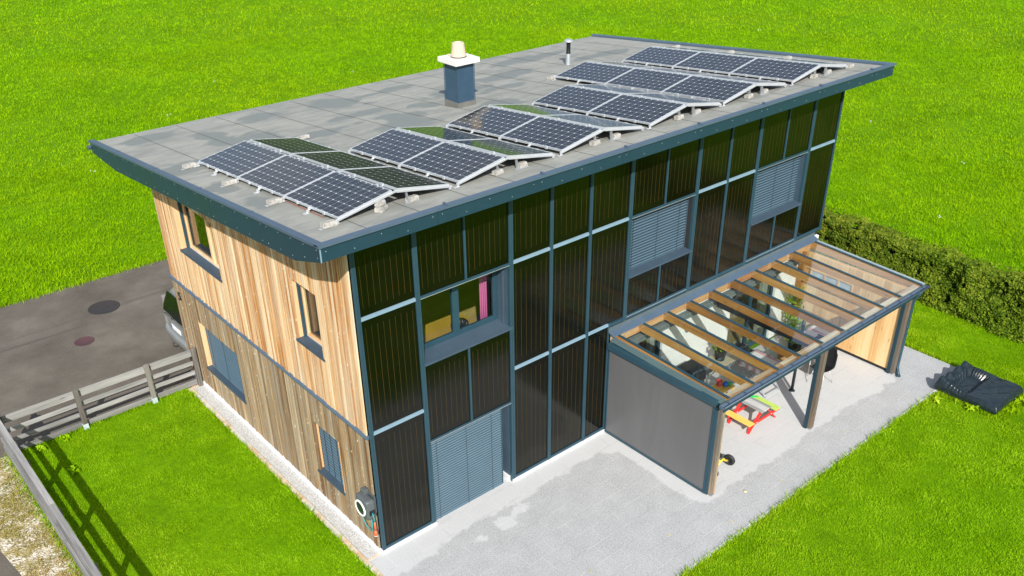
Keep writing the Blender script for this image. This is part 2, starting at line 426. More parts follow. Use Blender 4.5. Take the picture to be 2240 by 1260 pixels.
def mat_gravel(name, lo, mid, hi, sc=45):
    t = NT(name); c = t.coord(); v = t.n('TexVoronoi'); t.l(c, v.inputs['Vector']); v.inputs['Scale'].default_value = sc
    s = t.n('SeparateColor'); t.l(v.outputs['Color'], s.inputs[0])
    col = t.ramp(s.outputs[0], [(0.05, lo), (0.3, mid), (0.9, hi)])
    return t.done(t.principled(col, 0.9, normal=t.bump(v.outputs['Distance'], 1.0, 0.02)))
GRAV = mat_gravel('white_gravel', (0.38, 0.37, 0.35), (0.60, 0.60, 0.58), (0.76, 0.76, 0.74), 75)
def mat_stone_edge():
    t = NT('edging_stone'); c = t.coord(); n = t.noise(c, 1.6, 4, 0.6); f = t.noise(c, 40, 4, 0.7)
    col = t.ramp(n, [(0.40, (0.58, 0.57, 0.54)), (0.5, (0.62, 0.52, 0.38)), (0.6, (0.55, 0.36, 0.20)), (0.7, (0.62, 0.60, 0.56))])
    col = t.mix(t.ramp(f, [(0.4, 0.0), (0.7, 0.3)]), col, (0.30, 0.27, 0.22))
    return t.done(t.principled(col, 0.9, normal=t.bump(f, 0.4, 0.005)))
EDGE = mat_stone_edge()

def mat_soil(name, a, b, c_):
    t = NT(name); c = t.coord(); n = t.noise(c, 6, 6, 0.7); n2 = t.noise(c, 0.35, 4, 0.6)
    col = t.ramp(t.math('MULTIPLY_ADD', n, 0.6, t.math('MULTIPLY', n2, 0.4)), [(0.35, a), (0.5, b), (0.65, c_)])
    return t.done(t.principled(col, 0.95, normal=t.bump(n, 0.8, 0.03), spec=0.1))
GROUND = mat_soil('meadow_ground', (0.065, 0.155, 0.001), (0.11, 0.24, 0.001), (0.15, 0.31, 0.002))
def mat_verge():
    t = NT('verge_gravel'); c = t.coord(); v = t.n('TexVoronoi'); t.l(c, v.inputs['Vector']); v.inputs['Scale'].default_value = 28
    s = t.n('SeparateColor'); t.l(v.outputs['Color'], s.inputs[0])
    col = t.ramp(s.outputs[0], [(0.05, (0.20, 0.15, 0.08)), (0.4, (0.48, 0.42, 0.30)), (0.9, (0.72, 0.68, 0.58))])
    n = t.noise(c, 2.6, 6, 0.7, 0.4)
    col = t.mix(t.ramp(n, [(0.44, 0.0), (0.56, 0.85)]), col, (0.30, 0.24, 0.07))
    return t.done(t.principled(col, 0.95, normal=t.bump(v.outputs['Distance'], 1.0, 0.02)))
VERGE = mat_verge()

def mat_blade(name, stops, trans=0.28, patch=0.5, big=None):
    t = NT(name); c = t.coord(); r = t.attr('rnd')
    n = t.noise(c, 0.22, 5, 0.65); n2 = t.noise(c, 1.4, 4, 0.65)
    f = t.math('MULTIPLY_ADD', r, 0.42, t.math('MULTIPLY_ADD', n, 1.1 * patch, t.math('MULTIPLY', n2, 0.50)))
    f = t.math('SUBTRACT', f, 0.16)
    col = t.ramp(f, stops)
    yp = t.noise(c, 0.11, 4, 0.6, 0.5); col = t.mix(t.ramp(yp, [(0.40, 0.0), (0.62, 1.0)]), col, t.mix(1.0, col, (1.16, 0.96, 1.5), 'MULTIPLY'))
    d = t.n('BsdfDiffuse'); t.l(col, d.inputs[0]); tl = t.n('BsdfTranslucent'); t.l(t.mix(1.0, col, (1.0, 1.0, 0.35), 'MULTIPLY'), tl.inputs[0])
    gl = t.n('BsdfGlossy'); gl.inputs['Roughness'].default_value = 0.45; gl.inputs[0].default_value = (0.5, 0.6, 0.2, 1)
    m1 = t.n('MixShader'); m1.inputs[0].default_value = trans; t.l(d.outputs[0], m1.inputs[1]); t.l(tl.outputs[0], m1.inputs[2])
    m2 = t.n('MixShader'); m2.inputs[0].default_value = 0.008; t.l(m1.outputs[0], m2.inputs[1]); t.l(gl.outputs[0], m2.inputs[2])
    return t.done(m2.outputs[0])
GRASS = mat_blade('meadow_blades', [(0.30, (0.095, 0.225, 0.001)), (0.56, (0.200, 0.405, 0.001)), (0.92, (0.33, 0.58, 0.004))])
LAWN = mat_blade('lawn_blades', [(0.31, (0.095, 0.235, 0.001)), (0.54, (0.215, 0.425, 0.001)), (0.88, (0.40, 0.66, 0.020))])
DRYG = mat_blade('verge_blades', [(0.2, (0.09, 0.16, 0.01)), (0.5, (0.30, 0.28, 0.05)), (0.9, (0.50, 0.40, 0.14))])
LEAF = mat_blade('hedge_leaves', [(0.25, (0.018, 0.048, 0.004)), (0.50, (0.080, 0.155, 0.009)), (0.78, (0.21, 0.31, 0.02)), (0.97, (0.46, 0.38, 0.035))], 0.35)

def mat_tarp():
    t = NT('black_tarpaulin'); c = t.coord(); n = t.noise(t.mapping(c, (1, 1, 1)), 4.0, 5, 0.6, 1.5)
    return t.done(t.principled((0.014, 0.023, 0.028), 0.24, normal=t.bump(n, 0.25, 0.02), spec=0.6))
TARP = mat_tarp()
def mat_cloth():
    t = NT('striped_tablecloth'); c = t.coord(); s = t.n('SeparateXYZ'); t.l(c, s.inputs[0])
    u = t.math('FRACT', t.math('MULTIPLY', s.outputs[0], 3.2))
    a = t.math('MULTIPLY', t.math('GREATER_THAN', u, 0.35), t.math('LESS_THAN', u, 0.65))
    col = t.mix(t.math('MULTIPLY', a, 0.8), (0.72, 0.70, 0.72), (0.55, 0.24, 0.30))
    return t.done(t.principled(col, 0.9))
CLOTH = mat_cloth()
def mat_manhole(name, base, rib):
    t = NT(name); c = t.coord(); br = t.n('TexChecker'); t.l(t.mapping(c, (1, 1, 1), rot=(0, 0, 0.6)), br.inputs['Vector']); br.inputs['Scale'].default_value = 22
    br.inputs[1].default_value = (*base, 1); br.inputs[2].default_value = (*rib, 1)
    n = t.noise(c, 9, 5, 0.6)
    col = t.mix(t.math('MULTIPLY', n, 0.6), br.outputs[0], tuple(x * 1.3 for x in base))
    return t.done(t.principled(col, 0.6, normal=t.bump(br.outputs[1], 0.5, 0.01)))
MH1 = mat_manhole('cast_iron_cover', (0.040, 0.032, 0.028), (0.015, 0.013, 0.012))
MH2 = mat_manhole('rusty_cover', (0.085, 0.038, 0.040), (0.060, 0.028, 0.030))

# ------------------------------------------------------------------ ground and roads
def sheet(name, x0, x1, y0, y1, z, mat, n=1, kind='structure'):
    m = MB(); xs = np.linspace(x0, x1, n + 1); ys = np.linspace(y0, y1, n + 1)
    vs = [(x, y, z) for y in ys for x in xs]
    fs = [(j * (n + 1) + i, j * (n + 1) + i + 1, (j + 1) * (n + 1) + i + 1, (j + 1) * (n + 1) + i) for j in range(n) for i in range(n)]
    m.add(vs, fs, rnd=0.5); o = m.build(name, mat); o['kind'] = kind; return o
sheet('ground', -400, 500, -300, 600, -0.02, GROUND)
m = MB(); vs = []; NA = 96; prof_ = [(230, -1), (270, 14), (330, 42), (400, 66), (470, 84), (520, 60)]
rh = np.random.default_rng(4); wob = np.cumsum(rh.normal(0, 1, NA)); wob -= np.linspace(wob[0], wob[-1], NA); wob = wob / (np.abs(wob).max() + 1e-6)
for i in range(NA):
    a = 2 * math.pi * i / NA
    for (r_0, z_0) in prof_: vs.append((20 + r_0 * math.cos(a) * (1 + .08 * wob[i]), 20 + r_0 * math.sin(a) * (1 + .08 * wob[i]), z_0 * (0.85 + 0.35 * wob[i]) * (1.0 if math.sin(a) > -0.3 else 0.55) - 0.3))
k_ = len(prof_); m.add(vs, [(i * k_ + j, ((i + 1) % NA) * k_ + j, ((i + 1) % NA) * k_ + j + 1, i * k_ + j + 1) for i in range(NA) for j in range(k_ - 1)], smooth=True)
o = m.build('hills', mat_soil('wooded_slope', (0.008, 0.018, 0.006), (0.016, 0.032, 0.010), (0.030, 0.050, 0.014))); o['kind'] = 'structure'
# road behind the house and the lane on the left: ragged edges
m = MB()
def ragged(xa, xb, y, amp, n=160, seed=0):
    r = np.random.default_rng(seed); w = np.cumsum(r.normal(0, amp, n + 1)) * 0.25; w -= np.linspace(w[0], w[-1], n + 1)
    return [(xa + (xb - xa) * i / n, y + w[i] + r.normal(0, amp * 0.5)) for i in range(n + 1)]
top = ragged(-60, 14, 15.16, 0.02, 260, 1)
poly = top + [(14, 7.86), (-5.1, 7.86), (-5.2, 6.6), (-5.45, 5.2), (-5.30, 3.9), (-5.36, 2.0), (-5.4, -20), (-60, -20)]
bm = bmesh.new(); f = bm.faces.new([bm.verts.new((x, y, 0.0)) for x, y in poly]); bmesh.ops.triangulate(bm, faces=[f])
m.frombm(bm, rnd=0.5); o = m.build('road', ASPH); o['kind'] = 'structure'
# verge between lane and fence
m = MB(); m.prism([(-5.36, -12), (-4.46, -12), (-4.46, 7.86), (-5.14, 7.94), (-5.30, 6.2), (-5.5, 5.2)], (-0.015, -0.004), 'Z'); o = m.build('verge', VERGE); o['kind'] = 'structure'
# lawn soil
m = MB(); m.prism([(-4.46, -14), (-0.42, -14), (-0.42, 7.86), (-4.46, 7.86)], (-0.016, 0.002), 'Z'); o = m.build('lawn_ground', GROUND); o['kind'] = 'structure'
# kerb strip under the back fence
m = MB(); m.box((-1.0, 7.87, -0.01), (-0.05, 7.93, 0.012)); o = m.build('kerb', EDGE); o['kind'] = 'structure'

# paving with dry and damp areas (the damp patch stays where the stone has drunk the rain)
pts = [(-0.5, -0.60), (0.01, -0.651), (0.649, -0.612), (1.294, -0.569), (1.85, -0.50), (2.5, -0.50), (2.85, -0.588), (3.44, -0.543), (4.3, -0.50), (5.1, -0.447), (5.53, -0.75), (5.53, -2.1), (5.49, -2.83), (5.67, -3.10), (6.24, -3.05), (7.27, -3.09), (8.75, -3.07), (10.36, -3.04), (11.88, -3.16), (12.6, -3.2), (13.1, -2.9), (13.2, 0.2)]
X0, X1, Y0, Y1 = -0.42, 14.28, -4.0, 0.0
nx, ny = 560, 170
xs = np.linspace(X0, X1, nx); ys = np.linspace(Y0, Y1, ny)
gx, gy = np.meshgrid(xs, ys)
def sdist(px, py, line):
    d = np.full(px.shape, 1e9)
    for (ax, ay), (bx, by) in zip(line[:-1], line[1:]):
        vx, vy = bx - ax, by - ay; t = np.clip(((px - ax) * vx + (py - ay) * vy) / (vx * vx + vy * vy), 0, 1)
        d = np.minimum(d, np.hypot(px - ax - t * vx, py - ay - t * vy))
    return d
def inside(px, py, poly):
    r = np.zeros(px.shape, bool); n = len(poly)
    for i in range(n):
        (ax, ay), (bx, by) = poly[i], poly[(i + 1) % n]
        c = ((ay > py) != (by > py)) & (px < (bx - ax) * (py - ay) / (by - ay + 1e-12) + ax); r ^= c
    return r
def fbm(px, py, sc, seed, octs=4):
    r = np.random.default_rng(seed); out = np.zeros(px.shape); amp = 1.0; tot = 0
    for o_ in range(octs):
        g = r.random((64, 64)); u = (px * sc) % 64; v = (py * sc) % 64
        i = np.floor(u).astype(int); j = np.floor(v).astype(int); fu = u - i; fv = v - j; fu = fu * fu * (3 - 2 * fu); fv = fv * fv * (3 - 2 * fv)
        i2 = (i + 1) % 64; j2 = (j + 1) % 64; i %= 64; j %= 64
        out += amp * ((g[j, i] * (1 - fu) + g[j, i2] * fu) * (1 - fv) + (g[j2, i] * (1 - fu) + g[j2, i2] * fu) * fv); tot += amp; amp *= 0.55; sc *= 2.03
    return out / tot
dampoly = pts + [(14.6, 0.2), (14.6, -4.6), (-0.6, -4.6)]
d = sdist(gx, gy, pts) * np.where(inside(gx, gy, dampoly), 1, -1)
d = d + (fbm(gx, gy, 4.0, 3) - 0.5) * 0.28
dryspots = [(2.3, -0.85, 0.22), (1.65, -0.9, 0.12), (2.75, -0.75, 0.16)]
for (a, b, r_) in dryspots: d = np.minimum(d, np.hypot(gx - a, (gy - b) * 1.4) - r_ + (fbm(gx, gy, 7, 9) - 0.5) * 0.35)
d = d + (fbm(gx, gy, 13.0, 15, 3) - 0.5) * 0.09
wet = np.clip(d / 0.06 + 0.5, 0, 1)
def gridmesh(name, gx, gy, gz, mat, attrs, smooth=False):
    h, w = gx.shape; me = bpy.data.meshes.new(name)
    v = np.stack([gx, gy, gz], -1).reshape(-1, 3); ii = np.arange(h * w).reshape(h, w)
    q = np.stack([ii[:-1, :-1], ii[:-1, 1:], ii[1:, 1:], ii[1:, :-1]], -1).reshape(-1, 4)
    me.vertices.add(len(v)); me.vertices.foreach_set('co', v.ravel()); me.loops.add(q.size); me.loops.foreach_set('vertex_index', q.ravel())
    me.polygons.add(len(q)); me.polygons.foreach_set('loop_start', np.arange(0, q.size, 4)); me.polygons.foreach_set('loop_total', np.full(len(q), 4))
    me.polygons.foreach_set('use_smooth', np.full(len(q), smooth))
    me.update(); me.validate()
    for k, a in attrs.items():
        at = me.attributes.new(k, 'FLOAT', 'POINT'); at.data.foreach_set('value', a.ravel().astype(np.float32))
    me.materials.append(mat)
    o = bpy.data.objects.new(name, me); C.objects.link(o); return o
o = gridmesh('pavement', gx, np.where((gy > -0.001) & (gx > 1.2) & (gx < 3.25), 0.5, gy), np.full(gx.shape, 0.0), PAVE, {'wet': wet}); o['kind'] = 'structure'
# narrow outer kerb row of the terrace
m = MB(); x = -0.42
while x < 14.2:
    w = random.uniform(0.85, 1.05); m.box((x, -4.075, -0.06), (min(x + w - 0.006, 14.28), -4.005, -0.001 + random.uniform(-0.004, 0.004))); x += w
o = m.build('terrace_kerb', EDGE if False else PLINTH); o['kind'] = 'structure'
# gravel strip, stone edging along the gable wall
sheet('gravel_strip', -0.305, -0.062, 0.06, 7.74, 0.0, GRAV)
m = MB(); y = -14.0
while y < 7.75:
    w = random.uniform(0.5, 0.9); m.box((-0.42 + random.uniform(-0.012, 0.012), y, -0.05), (-0.312, min(y + w - 0.012, 7.8), 0.012 + random.uniform(-0.006, 0.006)), ch=0.006); y += w
m.box((-0.31, 0.0, -0.05), (-0.0, 0.055, 0.006)); m.box((-0.31, 7.745, -0.05), (0.0, 7.80, 0.012))
o = m.build('edging_stones', EDGE); o['kind'] = 'structure'
# road covers
def cover(x, y, r, mat, label):
    m = MB(); m.lathe((x, y, 0), [(r, -0.01), (r, 0.006), (r * 0.93, 0.007), (r * 0.91, 0.004), (0.0005, 0.005)], 40); return tag(m.build('manhole_cover', mat), label, 'manhole cover', 'covers in the road')
cover(-0.461, 13.27, 0.42, MH1, 'large dark cast iron manhole cover in the road near the meadow edge')
cover(-1.516, 11.725, 0.25, MH2, 'small reddish brown cover in the road nearer the wooden fence')

# ------------------------------------------------------------------ the house
house = thing('house', 'two storey larch clad house with dark solar facade and shallow pitched flat roof', 'house', (0, 0, 0))
S = -0.0925
def zc(y): return 6.7811 + S * (y + 0.6786)       # coping level
XL, XR, YF, YB = -0.828, 14.252, -0.6786, 9.1265
D = 8.39; W = 13.49
# roof body
m = MB(); r0 = -0.065
m.prism([(YF + 0.02, zc(YF) + r0), (YB - 0.02, zc(YB) + r0), (YB - 0.02, zc(YB) - 0.27), (7.763, zc(7.763) - 0.444), (0.14, zc(0.14) - 0.444), (YF + 0.02, zc(YF) - 0.268)], (XL + 0.02, XR - 0.02), 'X')
roof = m.build('roof', paint('soffit_board', (0.03, 0.05, 0.06), 0.7, 0.15), house)
# felt covering with stains
nx, ny = 460, 300
gx, gy = np.meshgrid(np.linspace(XL + 0.03, XR - 0.03, nx), np.linspace(YF + 0.03, YB, ny))
sp = [(1.1, 7.2, .35, .9), (1.43, 4.9, .8, .35), (-0.35, 2.2, .22, .45), (-0.42, 3.45, .2, .42), (-0.3, 5.3, .45, .5), (4.4, 7.6, .5, .8), (4.0, 6.2, .9, .30), (4.55, 5.2, .6, .40), (10.5, 8.0, 1.6, .40), (8.8, 6.7, .9, .3), (5.5, 5.7, .35, .3), (6.9, 6.3, 1.0, .35), (1.6, 6.2, 0.5, .5), (2.7, 5.4, .9, .3), (7.9, 5.6, .9, .25), (12.2, 6.6, 1.1, .3), (6.0, 7.9, .9, .25), (0.2, 8.3, .8, .35), (2.6, 8.1, .5, .4), (4.2, 4.5, .7, .5), (6.5, 4.3, .6, .4)]
dd = np.full(gx.shape, -1e9)
for (a, b, c_, e_) in sp: dd = np.maximum(dd, 1 - np.hypot((gx - a) / c_, (gy - b) / e_))
dd = dd + (fbm(gx, gy * 1.8, 1.6, 21, 5) - 0.5) * 1.9
wr = np.clip(dd / 0.28 + 0.3, 0, 1) * 0.95
wr = np.maximum(wr, np.clip((fbm(gx, gy * 3.0, 1.3, 5, 5) - 0.56) * 4, 0, 0.4))
o = gridmesh('roof_felt', gx, gy, zc(gy) - 0.058, ROOFM, {'wet': wr}); o.parent = roof
m = MB()
Rt = Matrix.Translation((0, 0, 0))
def roofpt(x, y, h=0.0): return Vector((x, y, zc(y) + h))
xsm = [0.08 + 0.945 * k for k in range(15)]
for k, x in enumerate(xsm):
    m = MB(); pr = None; y = YF + 0.06
    while y < YB:
        p = (x + random.uniform(-0.006, 0.006), y)
        if pr: m.add([(pr[0] - 0.007, pr[1], zc(pr[1]) - 0.054), (pr[0] + 0.007, pr[1], zc(pr[1]) - 0.054), (p[0] + 0.007, p[1], zc(p[1]) - 0.054), (p[0] - 0.007, p[1], zc(p[1]) - 0.054)], [(0, 1, 2, 3)])
        pr = p; y += 0.6
    yj = [1.9, 5.6, 3.4, 7.0, 0.9, 4.6][k % 6]
    o = m.build('felt_seam', SEAM); o.parent = roof
    if k in (1, 4, 6, 9, 12): m = MB(); m.add([(x, yj, zc(yj) - 0.053), (x + 0.94, yj, zc(yj) - 0.053), (x + 0.94, yj + 0.012, zc(yj) - 0.053), (x, yj + 0.012, zc(yj) - 0.053)], [(0, 1, 2, 3)]); o = m.build('felt_seam', SEAM); o.parent = roof
m = MB(); m.add([roofpt(-0.10, 0.5, -0.052), roofpt(-0.07, 0.5, -0.052), roofpt(-0.05, 1.8, -0.052), roofpt(-0.08, 1.8, -0.052)], [(0, 1, 2, 3)])
o = m.build('chalk_line', paint('red_chalk', (0.33, 0.14, 0.11), 0.9, 0.3)); o.parent = roof
# fascia: front and gable boards with open joints, drip caps and screws
def fascia_board(a, b, poly, axis, d, screws):
    m = MB(); m.prism(poly, d, axis); 
    return m.build('fascia_board', FASC, house, bevel=0.002)
fx = [XL, 1.204, 3.24, 5.25, 7.30, 9.35, 11.38, 13.42, XR]
for a, b in zip(fx[:-1], fx[1:]):
    m = MB(); m.prism([(YF, zc(YF) - 0.035), (YF + 0.02, zc(YF) - 0.035), (YF + 0.02, zc(YF) - 0.272), (YF, zc(YF) - 0.272)], (a + 0.003, b - 0.003), 'X'); m.cur = 1
    n = max(2, int((b - a) / 0.5))
    for i in range(n + 1):
        x = a + 0.09 + (b - a - 0.18) * i / n
        m.lathe((x, YF - 0.001, zc(YF) - 0.10 - 0.09 * ((i * 7) % 2) - 0.02), [(0.007, 0), (0.006, 0.003), (0.0005, 0.004)], 8, (0, -1, 0))
    m.build('fascia_board', [FASC, GALV], house)
gy_ = [YF, 1.057, 3.063, 5.066, 7.033, YB]
def under(y):
    if y < 0.14: return zc(y) - (0.27 + (0.444 - 0.27) * (y - YF) / (0.14 - YF))
    if y > 7.763: return zc(y) - (0.444 - (0.444 - 0.27) * (y - 7.763) / (YB - 7.763))
    return zc(y) - 0.444
for side, xo in ((-1, XL), (1, XR)):
    for a, b in zip(gy_[:-1], gy_[1:]):
        ys_ = [a + 0.003, b - 0.003] + [k for k in (0.14, 7.763) if a < k < b]; ys_ = sorted(ys_)
        poly = [(y, zc(y) - 0.035) for y in ys_] + [(y, under(y) - 0.003) for y in reversed(ys_)]
        m = MB(); m.prism(poly, (xo, xo - side * 0.02), 'X'); m.cur = 1
        for i in range(5):
            y = a + 0.10 + (b - a - 0.2) * i / 4
            for z in (zc(y) - 0.10, under(y) + 0.07): m.lathe((xo + side * 0.001, y, z), [(0.007, 0), (0.006, 0.003), (0.0005, 0.004)], 8, (side, 0, 0))
        m.build('fascia_board', [FASC, GALV], house)
# corner joint strip
m = MB(); m.box((XL - 0.004, YF - 0.004, zc(YF) - 0.272), (XL + 0.012, YF + 0.012, zc(YF) - 0.035)); m.build('corner_strip', XBAR, house)
# copings
def coping(name, p, q, inward):
    m = MB(); p = Vector(p); q = Vector(q); d = (q - p).normalized(); inw = Vector(inward); up = d.cross(inw); up = up if up.z > 0 else -up
    prof = [(-0.030, -0.045), (-0.030, 0.0), (0.10, -0.012), (0.10, -0.056), (0.085, -0.056), (0.085, -0.03), (-0.015, -0.02), (-0.015, -0.045)]
    vs = []
    for o_ in (p, q):
        for a, b in prof: vs.append(o_ + inw * a + up * b)
    n = len(prof); m.add(vs, [list(range(n))[::-1], list(range(n, 2 * n))] + [(i, (i + 1) % n, n + (i + 1) % n, n + i) for i in range(n)])
    L = (q - p).length; k = 1
    while k * 2.0 < L:
        c_ = p + d * (k * 2.0 + 0.25); m.bar(c_ + inw * -0.033 + up * 0.004, c_ + inw * 0.105 - up * 0.005, 0.03, 0.008, up=up)
        if name == 'front': m.bar(c_ + inw * 0.03 + up * 0.012, c_ + inw * 0.10 + up * 0.008, 0.035, 0.02, up=up)
        k += 1
    return m.build('coping', COPE, house)
coping('front', (XL - 0.03, YF, zc(YF)), (XR + 0.03, YF, zc(YF)), (0, 1, 0))
coping('gable', (XL, YF + 0.001, zc(YF) + 0.002), (XL, YB, zc(YB) + 0.002), (1, 0, 0))
coping('gable', (XR, YF + 0.001, zc(YF) + 0.002), (XR, YB, zc(YB) + 0.002), (-1, 0, 0))
# back gutter
m = MB(); zz = zc(YB) - 0.15
prof = [(YB + 0.13 * (1 - math.cos(t)) / 2 * 1.0, zz - 0.075 * math.sin(t)) for t in np.linspace(0, math.pi, 9)]
for (a, b), (c_, d_) in zip(prof[:-1], prof[1:]): m.add([(XL - 0.05, a, b), (XR + 0.05, a, b), (XR + 0.05, c_, d_), (XL - 0.05, c_, d_)], [(0, 1, 2, 3)])
m.prism([(a, b) for a, b in prof], (XL - 0.053, XL - 0.045), 'X'); m.build('gutter', COPE, house)

# walls (core) with openings
def wall(axis, a0, a1, b0, b1, zlo, zhi, holes, mat, name='wall'):
    """axis 'X': wall runs along x between a0,a1 and has thickness b0..b1 in y; 'Y' the other way. holes (lo,hi,z0,z1)"""
    m = MB(); cuts = sorted({a0, a1, *[h[0] for h in holes], *[h[1] for h in holes]})
    for c0, c1 in zip(cuts[:-1], cuts[1:]):
        hs = sorted([h for h in holes if h[0] < c1 - 1e-6 and h[1] > c0 + 1e-6], key=lambda h: h[2]); z = zlo
        segs = []
        for h in hs:
            if h[2] > z: segs.append((z, h[2]))
            z = h[3]
        if z < zhi(c0) - 0.01: segs.append((z, None))
        for s0, s1 in segs:
            za, zb_ = (s1, s1) if s1 is not None else (zhi(c0), zhi(c1))
            if axis == 'X': m.prism([(b0, s0), (b1, s0), (b1, za), (b0, za)], (c0, c1), 'X')
            else: m.prism([(c0, s0), (c1, s0), (c1, zb_), (c0, za)], (b0, b1), 'X')
    return m.build(name, mat, house)
CORE = paint('inner_render', (0.62, 0.58, 0.50), 0.9, 0.05)
zf = lambda x: 6.26
WW = [(5.34, 7.30, 3.70, 4.95), (1.25, 2.20, 3.70, 4.95), (5.31, 7.25, 0.71, 1.94), (1.20, 2.15, 0.71, 1.94)]   # gable openings
wall('Y', 0.06, D - 0.02, 0.03, 0.33, 0.10, lambda y: zc(y) - 0.45, WW, paint('wall_batten', (0.20, 0.095, 0.035), 0.9, 0.2))
FB = [(1.24, 3.18, 0.0, 1.95), (1.24, 3.18, 3.67, 4.93), (6.36, 8.28, 3.67, 4.93), (10.42, 12.33, 3.67, 4.93), (6.10, 7.62, 0.05, 2.2), (10.05, 11.85, 0.05, 2.2)]
FBup = [h for h in FB if h[1] < 5.9 or h[2] > 2.4]
wall('X', 0.33, W - 0.04, 0.37, 0.47, 0.0, zf, FB, CORE)
wall('X', 0.03, 5.86, 0.07, 0.37, 0.05, zf, [h for h in FB if h[0] < 5.8], paint('backing_board', (0.02, 0.022, 0.025), 0.8, 0.1))
wall('X', 5.86, W - 0.04, 0.07, 0.37, 2.50, zf, [h for h in FB if h[2] > 2.4 and h[0] > 5.8], paint('backing_board', (0.02, 0.022, 0.025), 0.8, 0.1))
wall('X', 5.86, W - 0.04, 0.0, 0.37, 0.05, lambda x: 2.50, [h for h in FB if h[2] < 2.4 and h[0] > 5.8], WHITE, 'white_wall')
m = MB(); m.box((0.33, D - 0.3, 0.05), (W, D, 5.5)); m.build('wall', BOARD_L, house)
m = MB(); m.prism([(0.47, 0.05), (D - 0.3, 0.05), (D - 0.3, zc(D) - 0.5), (0.47, zc(0.47) - 0.45)], (W - 0.3, W - 0.02), 'X'); m.build('wall', BOARD_L, house)
m = MB(); m.box((0.33, 0.47, 2.48), (W - 0.3, D - 0.3, 2.72)); m.box((0.33, 0.47, 0.0), (W - 0.3, D - 0.3, 0.06)); m.build('floor_deck', FLOORW, house)
m = MB(); m.box((-0.060, 0.0, -0.05), (0.03, D, 0.085)); m.build('plinth', PLINTH, house)
for a_, b_ in (((0.0, -0.02, -0.05), (1.24, 0.07, 0.055)), ((3.18, -0.02, -0.05), (5.86, 0.07, 0.055)), ((3.12, 0.071, -0.05), (3.179, 0.37, 0.13))): m = MB(); m.box(a_, b_); m.build('plinth', PLINTH, house)

# vertical larch boards on the gable: every board a little different
def boards(z0f, z1f, mat, name, gapmat):
    m = MB(); y = 0.075
    while y < D - 0.02:
        w = random.choice([0.06, 0.07, 0.08, 0.09]) ; y1 = min(y + w, D)
        th = random.uniform(0.012, 0.030); za, zb_ = z0f(y), z1f((y + y1) / 2)
        hs = [h for h in WW if h[0] < (y + y1) / 2 < h[1]]; hs.sort(key=lambda h: h[2]); z = za; segs = []
        for h in hs:
            if h[3] < za or h[2] > zb_: continue
            segs.append((z, h[2])); z = h[3]
        segs.append((z, zb_))
        for a, b in segs:
            # occasional butt joints
            a_ = a
            rr = random.random()
            gp = random.uniform(0.015, 0.024); m.box((-th, y, a_), (0.03, y1 - gp, b), rnd=rr); m.box((0.001, y1 - gp + 0.0005, a_), (0.029, y1 - 0.0005, b), mi=1, rnd=rr * 0.5)
        y = y1
    return m.build(name, [mat, gapmat], house)
GAP_U = wood('larch_recess_upper', (0.25, 0.085, 0.02), (0.38, 0.16, 0.05), (0.50, 0.25, 0.09), 'Z', 0.8, 0)
GAP_L = wood('larch_recess_lower', (0.08, 0.04, 0.015), (0.14, 0.075, 0.03), (0.22, 0.12, 0.05), 'Z', 0.85, 0)
boards(lambda y: 0.085 + random.uniform(-0.006, 0.004), lambda y: 2.655, BOARD_L, 'larch_boards', GAP_L)
boards(lambda y: 2.685, lambda y: under(y) + 0.01, BOARD_U, 'larch_boards', GAP_U)
m = MB(); m.prism([(-0.06, 2.635), (-0.065, 2.665), (0.02, 2.715), (0.02, 2.635)], (0.03, D + 0.04), 'Y'); m.build('ledge_flashing', COPE, house)
m = MB(); m.box((0.0, 0.03, 0.06), (0.05, 0.074, 6.25)); m.build('corner_trim', BLACK, house)

# house number
cu = bpy.data.curves.new('numeral', 'FONT'); cu.body = '5'; cu.size = 0.30; cu.extrude = 0.008; cu.align_x = 'CENTER'
to = bpy.data.objects.new('tmp', cu); C.objects.link(to)
bpy.context.view_layer.update()
me = bpy.data.meshes.new_from_object(to.evaluated_get(bpy.context.evaluated_depsgraph_get()))
bpy.data.objects.remove(to)
o = bpy.data.objects.new('house_number', me); C.objects.link(o); o.parent = house
o.matrix_basis = Matrix(((0, 0, -1, -0.045), (-1, 0, 0, 8.06), (0, 1, 0, 2.16), (0, 0, 0, 1))); me.materials.clear(); me.materials.append(DARKM)

# ---- gable windows
def slats(m, axis, lo, hi, z0, z1, d, depth=0.055, pitch=0.058, tilt=0.6):
    z = z1 - pitch / 2
    while z > z0:
        prof = []
        for q in (-1.0, -0.55, 0.0, 0.55, 1.0):
            c, s_ = math.cos(tilt) * depth / 2 * q, math.sin(tilt) * depth / 2 * q; bow = 0.009 * (1 - q * q)
            prof.append((d + c - bow * math.sin(tilt), z + s_ + bow * math.cos(tilt)))
        vs = []
        for e in (lo, hi):
            for (p, q) in prof: vs.append((p, e, q) if axis == 'Y' else (e, p, q))
        n = len(prof); m.add(vs, [(i, i + 1, n + i + 1, n + i) for i in range(n - 1)], smooth=True)
        p0, q0 = prof[0]; shade_lip = [(p0 - 0.0005, q0 + 0.003), (p0 + 0.004, q0 - 0.017)]
        m.add([((p, e, q) if axis == 'Y' else (e, p, q)) for e in (lo, hi) for (p, q) in shade_lip], [(0, 1, 3, 2)], mi=1)  # turned-down lip, coloured dark to paint in the shade line between slats
        z -= pitch
    return m
